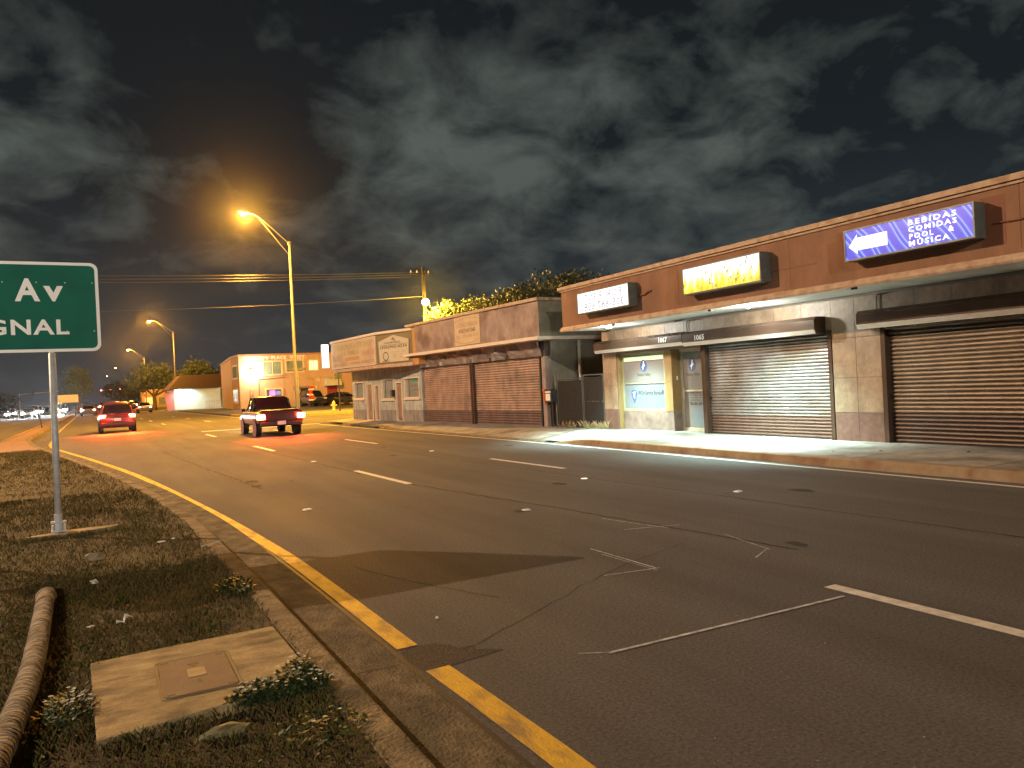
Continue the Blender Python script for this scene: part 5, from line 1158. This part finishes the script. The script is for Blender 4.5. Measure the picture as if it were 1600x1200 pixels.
# traffic queue (tail lights) and oncoming traffic
base_t = {k: car(k, p, None, None, (0, 0, -50), 0, tail=E_TAILF, plate=False) for k, p in (('hatch', BLK), ('sedan', GREY), ('suv', BLK))}
base_h = {k: car(k, p, None, None, (0, 0, -50), 0, tail=E_TAIL_OFF, head=E_HEAD, plate=False) for k, p in (('hatch', BLK), ('sedan', SILV), ('suv', BLK))}
import itertools
used = set()
def far(kind, d, x, y, rz, label, group):
    src = d[kind]; key = (id(d), kind)
    o = src if key not in used else copy_tree(src); used.add(key)
    o.location = (x, y, 0); o.rotation_euler.z = rz; o['label'] = label; o['group'] = group; o['category'] = 'car'
QG, OG = 'cars queueing ahead with red tail lights', 'oncoming cars with white headlights'
for kind, x, y, lb_ in (
    ('sedan', -1.75, 118, 'nearest queued car in the left turn lane, just left of the red hatchback'), ('hatch', -2.0, 127, 'second queued car in the left turn lane'), ('suv', -2.2, 139, 'third queued car in the left turn lane, a tall one'),
    ('sedan', -2.9, 153, 'fourth queued car in the left turn lane'), ('suv', 1.3, 122, 'tall queued car straight behind the red hatchback'), ('hatch', 1.0, 134, 'second queued car straight ahead past the red hatchback'),
    ('sedan', .7, 150, 'farther queued car past the red hatchback'), ('suv', .2, 170, 'tall car far up the middle of the queue'), ('sedan', 5.0, 118, 'dark red lit car alone in the right lane, right of the red hatchback'),
    ('suv', 4.5, 152, 'tall car farther up the right lane'), ('hatch', 4.1, 172, 'car at the head of the right lane'), ('sedan', -.2, 196, 'farthest car in the queue')):
    far(kind, base_t, x, y, .02, lb_, QG)
for kind, x, y, lb_ in (
    ('suv', -6.0, 138, 'oncoming tall car closest to the median right of the sign post'), ('sedan', -6.6, 158, 'second oncoming car beside the median'), ('hatch', -7.3, 182, 'third oncoming car beside the median'),
    ('sedan', -9.3, 128, 'oncoming car in the middle lane just left of the sign post'), ('suv', -9.6, 140, 'tall oncoming car in the middle lane'), ('hatch', -10.0, 156, 'farther oncoming car in the middle lane'),
    ('hatch', -12.6, 130, 'oncoming car in the kerb lane at the left edge'), ('sedan', -13.0, 146, 'second oncoming car in the kerb lane')):
    far(kind, base_h, x, y, PI+.02, lb_, OG)
light('headlights', 'SPOT', (-9, 124, .9), 9000, (.95, .97, 1), None, .3, spot=math.radians(60), blend=.9, rot=(math.radians(82), 0, PI)).parent = base_h['sedan']
bpy.data.objects['headlights'].location = (0, 2.5, .8); bpy.data.objects['headlights'].rotation_euler = (math.radians(84), 0, 0)
light('headlights', 'SPOT', (0, 2.5, .8), 9000, (.95, .97, 1), base_h['suv'], .5, spot=math.radians(60), blend=.9, rot=(math.radians(84), 0, 0))
# parked cars by the peach building
car('sedan', BLK, 'dark sedan parked facing the street by the awning of the peach building', None, (23.4, 84.6, .12), PI+.65, tail=E_TAIL_OFF)
car('suv', BLK, 'black suv parked behind the tall lamp pole by the dark doorway', None, (20.5, 85.5, .12), PI+.1, tail=E_TAIL_OFF)

# traffic signals far down the road
def signal(x, y, h, arm, side, n, lens, lab):
    t = empty('traffic_signal', (x, y, .12)); tag(t, lab, 'traffic signal', 'traffic signals at the far junction')
    MB().lathe([(.15, 0), (.10, h)], seg=10).build('pole', GALV, t)
    MB().tube([(0, 0, h-.1), (side*arm, 0, h+.3)], .08, 8).build('mast_arm', GALV, t)
    for i in range(n):
        ax = side*arm*(.35+.6*i/max(1, n-1)); hd = MB().box(ax-.22, ax+.22, -.15, .1, h-.75, h+.55).build('signal_head', BLACKM, t)
        MB().lathe([(.16, 0), (.15, .04)], (0, 0, 0), 12).build('red_lens', lens, hd); o = hd.children[0]; o.location = (ax, -.16, h+.3); o.rotation_euler = (PI/2, 0, 0)
    return t
s1 = signal(6.9, 232, 4.6, 7.5, -1, 3, E_RED, 'mast arm with three red signals over the queue of cars')
MB().box(-1.9, -.3, -.05, 0, 4.75, 5.15).build('street_name_sign', E_GREENSIGN, s1)
signal(-19.5, 242, 5.0, 9, 1, 2, E_TAIL_OFF, 'pale mast arm reaching over the left carriageway')

# ================================================================== MEDIAN DETAILS
def gz(x, y): return .15
# concrete slab with utility lid
sb = empty('utility_slab', (0, 0, .148)); tag(sb, 'square concrete slab with a composite utility lid set in the grass', 'utility box')
P = [(-.13, 5.04), (.30, 5.085), (.895, 5.10), (.905, 4.6), (.91, 4.02), (.42, 3.95), (-.09, 3.86), (-.11, 4.4)]
MB().prism(P, -.1, .022).build('slab', PAD, sb, bevel=.006)
lid = MB(); lid.prism(rrect(.205, .555, 4.19, 4.765, .03), .0222, .029)
LIDM = mat('utility_lid', (.15, .095, .05), (.19, .125, .065), 8, .8, .5, 120)
l_ = lid.build('lid', LIDM, sb, bevel=.002)
fr = MB(); O = rrect(.185, .575, 4.17, 4.785, .04); I = rrect(.198, .562, 4.183, 4.772, .032); n_ = len(O)
fr.add([(x, y, .026) for x, y in O]+[(x, y, .0235) for x, y in I], [(i, (i+1) % n_, n_+(i+1) % n_, n_+i) for i in range(n_)]); fr.build('lid_frame', mat('lid_frame', (.09, .06, .03)), sb)
m = MB(); m.prism(rrect(.335, .425, 4.42, 4.56, .012), .0292, .0315); m.build('lid_badge', mat('badge_tan', (.26, .19, .11), (.2, .15, .09), 30, .7), l_)
text_v, text_f = text_mesh('WATER', .07, .022, .01)
MB().add([(.38+a, 4.48+b, .0318) for a, b in text_v], text_f).build('lettering', mat('badge_ink', (.12, .08, .045)), l_)
m = MB(); m.box(.365, .385, 4.59, 4.66, .0292, .0302); m.box(.372, .392, 4.33, 4.38, .0292, .0302); m.box(.35, .405, 4.635, 4.645, .0292, .0304)
for x, y in ((.235, 4.735), (.525, 4.735), (.235, 4.215), (.525, 4.215)): m.box(x-.02, x+.02, y-.008, y+.008, .0292, .0300)
build_each(m, 'lid_slot', mat('slot_dark', (.015, .010, .006)), l_)
# fallen ringed palm trunk
PR = .054
pts = [(-.47, 7.15, .13), (-.45, 6.95, .18), (-.44, 6.6, .215), (-.425, 6.0, .22), (-.41, 5.3, .222), (-.41, 4.7, .222), (-.43, 4.2, .222), (-.455, 3.7, .222), (-.49, 3.0, .225), (-.55, 2.2, .23), (-.6, 1.2, .235)]
def cr3(P, step):
    P = [Vector(p) for p in P]; P = [P[0]*2-P[1]]+P+[P[-1]*2-P[-2]]; out = []
    for i in range(1, len(P)-2):
        a, b, c, d = P[i-1:i+3]; n = max(2, int((c-b).length/step))
        for k in range(n): t = k/n; out.append(.5*((2*b)+(c-a)*t+(2*a-5*b+4*c-d)*t*t+(-a+3*b-3*c+d)*t**3))
    return out
L_ = cr3(pts, .0095); rr = []; ph = 0
for i, p in enumerate(L_):
    ph += .0095/(.034+.012*mn.noise(Vector((i*.05, 0, 0)))); f_ = ph % 1.0
    rr.append((PR if i > 26 else .072-.0004*i)+.0055*(f_**.6)-.004*(f_ < .12)+.003*mn.noise(Vector((i*.09, 3, 0))))
pm = MB().tube(L_, rr, 26); 
for i, v in enumerate(pm.v): 
    q = Vector(v); w_ = .0035*mn.noise(q*22)+.003*mn.noise(q*7); pm.v[i] = (v[0]+w_, v[1]+w_*3.0, v[2]+w_)
tag(pm.build('palm_log', PALM, smooth=False), 'long thin ringed palm trunk lying in the grass left of the concrete slab', 'palm trunk')
# grass blades
gm = MB(); rnd = random.Random(4)
def inside_slab(x, y): return -.11 < x < .93 and 3.88+.12*(x+.1) < y < 5.06 or (abs(x+.37) < .42 and abs(y-10.4+.0*x) < .14)
N_ = 0
while N_ < 78000:
    y = 2.2+12.5*rnd.random()**1.75 if rnd.random() < .8 else 12+19*rnd.random(); xr = lerp_x(KI, y)+.015; x = xr-(xr+3.2 if y > 8 else xr+1.6+.0*y)*rnd.random()
    if inside_slab(x, y): continue
    dens = mn.noise(Vector((x*1.7, y*1.7, 7)))+.5*mn.noise(Vector((x*5, y*5, 2)))
    if dens < rnd.uniform(-.9, .35): continue
    N_ += 1
    hgt = rnd.uniform(.010, .030)*(1+.7*max(0, dens)); a = rnd.uniform(0, 6.28); w_ = rnd.uniform(.0014, .0032)*(1+y*.10); lean = rnd.uniform(.2, 1.5)*hgt
    dx, dy = math.cos(a)*w_, math.sin(a)*w_; b = rnd.uniform(0, 6.28); tx, ty = math.cos(b)*lean, math.sin(b)*lean
    z = .135
    gm.add([(x-dx, y-dy, z), (x+dx, y+dy, z), (x+dx*.6+tx*.5, y+dy*.6+ty*.5, z+.014+hgt*.6), (x+tx, y+ty, z+.014+hgt)], [(0, 1, 2, 3)], rnd.choices((0, 1, 2), (4, 7, 2 if dens > 0 else 1))[0])
tag(gm.build('grass', GRASS), 'short patchy brown and green turf of the median', 'grass', kind='stuff')
# dead leaves and crumbs
lm = MB()
for i in range(2600):
    y = 2.3+9*rnd.random()**1.5; xr = lerp_x(KI, y); x = xr-1.9*rnd.random()
    if inside_slab(x, y) and rnd.random() < .97: continue
    s_ = rnd.uniform(.004, .012); e = Euler((rnd.uniform(-.6, .6), rnd.uniform(-.6, .6), rnd.uniform(0, 6.3))).to_matrix(); b = Vector((x, y, .168))
    lm.add([b+e @ Vector(v) for v in ((-s_, 0, 0), (0, -s_*.5, .002), (s_, 0, 0), (0, s_*.5, .003))], [(0, 1, 2, 3)], rnd.choice((0, 0, 0, 1)))
tag(lm.build('leaf_litter', [mat('dead_leaf', (.10, .06, .028), (.05, .03, .015), 20, .9), mat('pale_crumb', (.26, .19, .11))]), 'scattered dead leaves and crumbs over the turf', 'leaf litter', kind='stuff')
# flowering weeds
WG = mat('weed_leaf', (.018, .034, .007), (.035, .052, .012), 5, .6)
def weed(cx, cy, rx, ry, nleaf, nfl, hmax, lab, seed):
    r_ = random.Random(seed); t = empty('flowering_weed', (cx, cy, .15)); tag(t, lab, 'weed', 'white flowering weeds in the grass')
    m = MB()
    for i in range(nleaf):
        a = r_.uniform(0, 6.28); q = math.sqrt(r_.random()); x, y = rx*q*math.cos(a), ry*q*math.sin(a); h = hmax*(1.1-q)*r_.uniform(.3, 1)+.015
        b = r_.uniform(0, 6.28); l_ = r_.uniform(.018, .05); w_ = l_*.22; d = Vector((math.cos(b), math.sin(b), r_.uniform(-.2, .9))).normalized(); sd_ = d.cross(Vector((0, 0, 1))).normalized()*w_; p = Vector((x, y, h))
        m.add([p, p+d*l_*.5+sd_, p+d*l_, p+d*l_*.5-sd_], [(0, 1, 2, 3)])
        if i % 4 == 0: m.add([(x-.0012, y, 0), (x+.0012, y, 0), (p.x+.001, p.y, p.z), (p.x-.001, p.y, p.z)], [(0, 1, 2, 3)])
    m.build('foliage', WG, t)
    for i in range(nfl):
        a = r_.uniform(0, 6.28); q = math.sqrt(r_.random()); x, y = rx*q*math.cos(a)*.95, ry*q*math.sin(a)*.95; h = hmax*(1.15-.8*q)+r_.uniform(.015, .045); f = MB(); s_ = r_.uniform(.007, .012)
        for k in range(5):
            b = k*2*PI/5+r_.random(); d = Vector((math.cos(b), math.sin(b), .35)); e_ = Vector((-math.sin(b), math.cos(b), 0))*s_*.45
            f.add([(x, y, h), tuple(Vector((x, y, h))+d*s_*.6+e_), tuple(Vector((x, y, h))+d*s_*1.2), tuple(Vector((x, y, h))+d*s_*.6-e_)], [(0, 1, 2, 3)])
        f.build('flower', FLOWER, t)
weed(.72, 3.98, .25, .13, 1700, 30, .085, 'largest clump of white flowering weeds over the near edge of the slab', 1)
weed(.95-.1, 4.10, .10, .16, 900, 10, .10, 'leafy weed clump between the slab corner and the kerb', 2)
weed(-.22, 4.34, .12, .20, 700, 16, .08, 'white flowering weed between the palm trunk and the slab', 3)
weed(.84, 6.35, .13, .28, 700, 8, .07, 'small white flowering weed at the kerb beyond the slab', 4)
weed(.80, 3.45, .20, .20, 140, 3, .02, 'low straggly weeds at the bottom of the median by the kerb', 5)
# dry grass tufts under the gates
def tuft(x, y, lab, n, seed, sx=.25):
    r_ = random.Random(seed); m = MB()
    for i in range(n):
        px_, py_ = r_.gauss(0, sx*.5)*.5, r_.gauss(0, sx); a = r_.uniform(0, 6.28); h = r_.uniform(.05, .28); l_ = r_.uniform(.02, .16)
        m.add([(px_-.004, py_, 0), (px_+.004, py_, 0), (px_+math.cos(a)*l_*.4, py_+math.sin(a)*l_*.4, h*.7), (px_+math.cos(a)*l_, py_+math.sin(a)*l_, h)], [(0, 1, 2, 3)])
    o = m.build('dry_grass_tuft', DRY); o.location = (x, y, .14); tag(o, lab, 'grass tuft', 'dry tufts at the foot of the gates')
tuft(12.80, 20.5, 'flattened dry grass tuft under the wide gate leaf', 60, 1); tuft(12.95, 19.5, 'tall dry grass tuft in front of the narrow gate leaf', 90, 2); tuft(13.0, 18.85, 'dry grass tuft at the foot of the tan pilaster', 90, 3, .12)
# litter
def crumple(name, x, y, z, s, m_, lab, cat, st=(1, 1, .6), seed=0, grp=None, rz=0):
    bm_ = bmesh.new(); bmesh.ops.create_icosphere(bm_, subdivisions=2, radius=1)
    for v in bm_.verts:
        k = 1+.45*mn.noise(v.co*1.3+Vector((seed*3.1, 0, 0)))+.25*mn.noise(v.co*3+Vector((0, seed, 0))); v.co = Vector((v.co.x*st[0], v.co.y*st[1], v.co.z*st[2]))*k*s
    me = bpy.data.meshes.new(name); bm_.to_mesh(me); bm_.free(); me.materials.append(m_); o = bpy.data.objects.new(name, me); COL.objects.link(o); o.location = (x, y, z); o.rotation_euler = (0, 0, rz); tag(o, lab, cat, grp); return o
# torn paper with a pinched waist
pp = MB(); rows = [(0, .022), (.018, .030), (.04, .012), (.062, .009), (.09, .020), (.125, .026), (.14, .016)]
for j, (d, w_) in enumerate(rows):
    for i in range(4): u = i/3*2-1; pp.v.append((u*w_+d*.45, d*.9, .004+.02*math.sin(j*1.5+i)*abs(u)+.10*d))
for j in range(len(rows)-1):
    for i in range(3): a = j*4+i; pp.f.append((a, a+1, a+5, a+4)); pp.m.append(0)
o = pp.build('torn_paper', PAPER); o.location = (.035, 5.80, .172); tag(o, 'twisted scrap of white paper on the grass behind the slab', 'litter')
crumple('small_stone', -.13, 7.30, .17, .032, PAPER, 'small white stone in the grass between the palm trunk and the sign', 'stone', seed=1)
crumple('small_stone', -.13, 8.42, .18, .075, mat('brown_stone', (.22, .15, .08), (.3, .22, .12), 8), 'tan stone in the grass in front of the sign footing', 'stone', (1.2, .7, .6), seed=2)
crumple('paper_scrap', .48, 8.9, .165, .03, PAPER, 'white scrap in the grass near the kerb, left of two', 'litter', (1.6, .6, .3), seed=3)
crumple('paper_scrap', .60, 9.0, .165, .02, PAPER, 'white scrap in the grass near the kerb, right of two', 'litter', (1, .7, .4), seed=4)
crumple('paper_scrap', -.14, 5.88, .165, .016, PAPER, 'tiny white scrap left of the twisted paper', 'litter', (1.6, .6, .4), seed=8)
crumple('buried_stone', .42, 3.68, .15, .085, mat('mossy_stone', (.10, .085, .035), (.14, .12, .05), 9), 'flat mossy stone half hidden under the weeds before the slab', 'stone', (1.3, .6, .35), seed=5)
crumple('paper_crumb', 2.02, 5.10, .012, .013, PAPER, 'tiny white crumb on the road right of the yellow line', 'litter', seed=6)
tag(MB().tube([(.80, 8.25, .175), (1.0, 8.42, .17)], .006, 5).build('straw', PAPER), 'pale stick lying across the inner edge of the kerb', 'stick')
for i in range(9):
    x, y = random.uniform(10.9, 12.7), random.uniform(6.5, 19)
    crumple('pavement_litter', x, y, slab_z(x, y)+.008, random.uniform(.012, .03), [PAPER, mat('brown_scrap', (.12, .08, .05)), TRIMB][i % 3], 'small scrap of litter on the pavement in front of the shutters', 'litter', (1.4, .8, .3), seed=20+i, grp='scraps of litter on the pavement')
# road studs
RPM = emis('marker_painted_glint', (1, .93, .75), .9)  # own emission stands in for light thrown back by the marker
def stud(x, y, lab, lit, s=1):
    t = empty('road_stud', (x, y, .004), .2); tag(t, lab, 'road stud', 'reflective studs on the road')
    MB().add([(a*s, b*s, z) for a, b, z in ((-.055, -.05, 0), (.055, -.05, 0), (.055, .05, 0), (-.055, .05, 0), (-.045, -.02, .016), (.045, -.02, .016), (.045, .02, .016), (-.045, .02, .016))], [(0, 1, 5, 4), (1, 2, 6, 5), (2, 3, 7, 6), (3, 0, 4, 7), (4, 5, 6, 7)]).build('body', WHITEP if lit else TRIMB, t)
    MB().add([(a*s, b*s, z) for a, b, z in ((-.045, -.0455, .003), (.045, -.0455, .003), (.040, -.0235, .0155), (-.040, -.0235, .0155))], [(0, 1, 2, 3)]).build('reflector', WHITEP, t)
stud(4.72, 8.66, 'white stud beside a dark chip in the middle of the road', 1); stud(7.60, 7.87, 'white stud on the far lane seam to the right', 1); stud(7.33, 18.3, 'small stud between the far lane dashes', 1); stud(4.35, 18.4, 'stud between the near lane dashes', 1); stud(2.47, 10.95, 'small reddish stud left of the near dashes', 1)
tag(MB().add([(4.55, 8.62, .004), (4.70, 8.55, .004), (4.67, 8.72, .016), (4.58, 8.78, .01)], [(0, 1, 2, 3)]).build('dark_chip', TRIMB), 'dark chip lying beside the white stud', 'litter')
tag(MB().add([(7.38, 7.92, .004), (7.55, 7.88, .004), (7.50, 7.98, .02), (7.42, 8.0, .008)], [(0, 1, 2, 3)]).build('dark_chip', TRIMB), 'dark chip lying beside the far stud on the right', 'litter')
tag(MB().lathe([(.001, 0), (.055, 0), (.055, .004), (.001, .005)], (6.96, 10.7, .004), 14).build('round_marker', RPM), 'small bright round marker on the road in front of the lit doorway', 'road marker')

# ================================================================== HAZE (humid night air)
def haze(density):
    m = bpy.data.materials.new('night_air'); m.use_nodes = True; nt = m.node_tree; N = nt.nodes; N.clear()
    out = N.new('ShaderNodeOutputMaterial'); v = N.new('ShaderNodeVolumePrincipled'); nt.links.new(v.outputs[0], out.inputs['Volume'])
    v.inputs['Color'].default_value = (.75, .76, .78, 1); v.inputs['Density'].default_value = density; v.inputs['Anisotropy'].default_value = .95
    o = MB().box(-70, 110, -70, 520, -1.05, 19).build('haze', m); tag(o, kind='stuff')
haze(.00009)
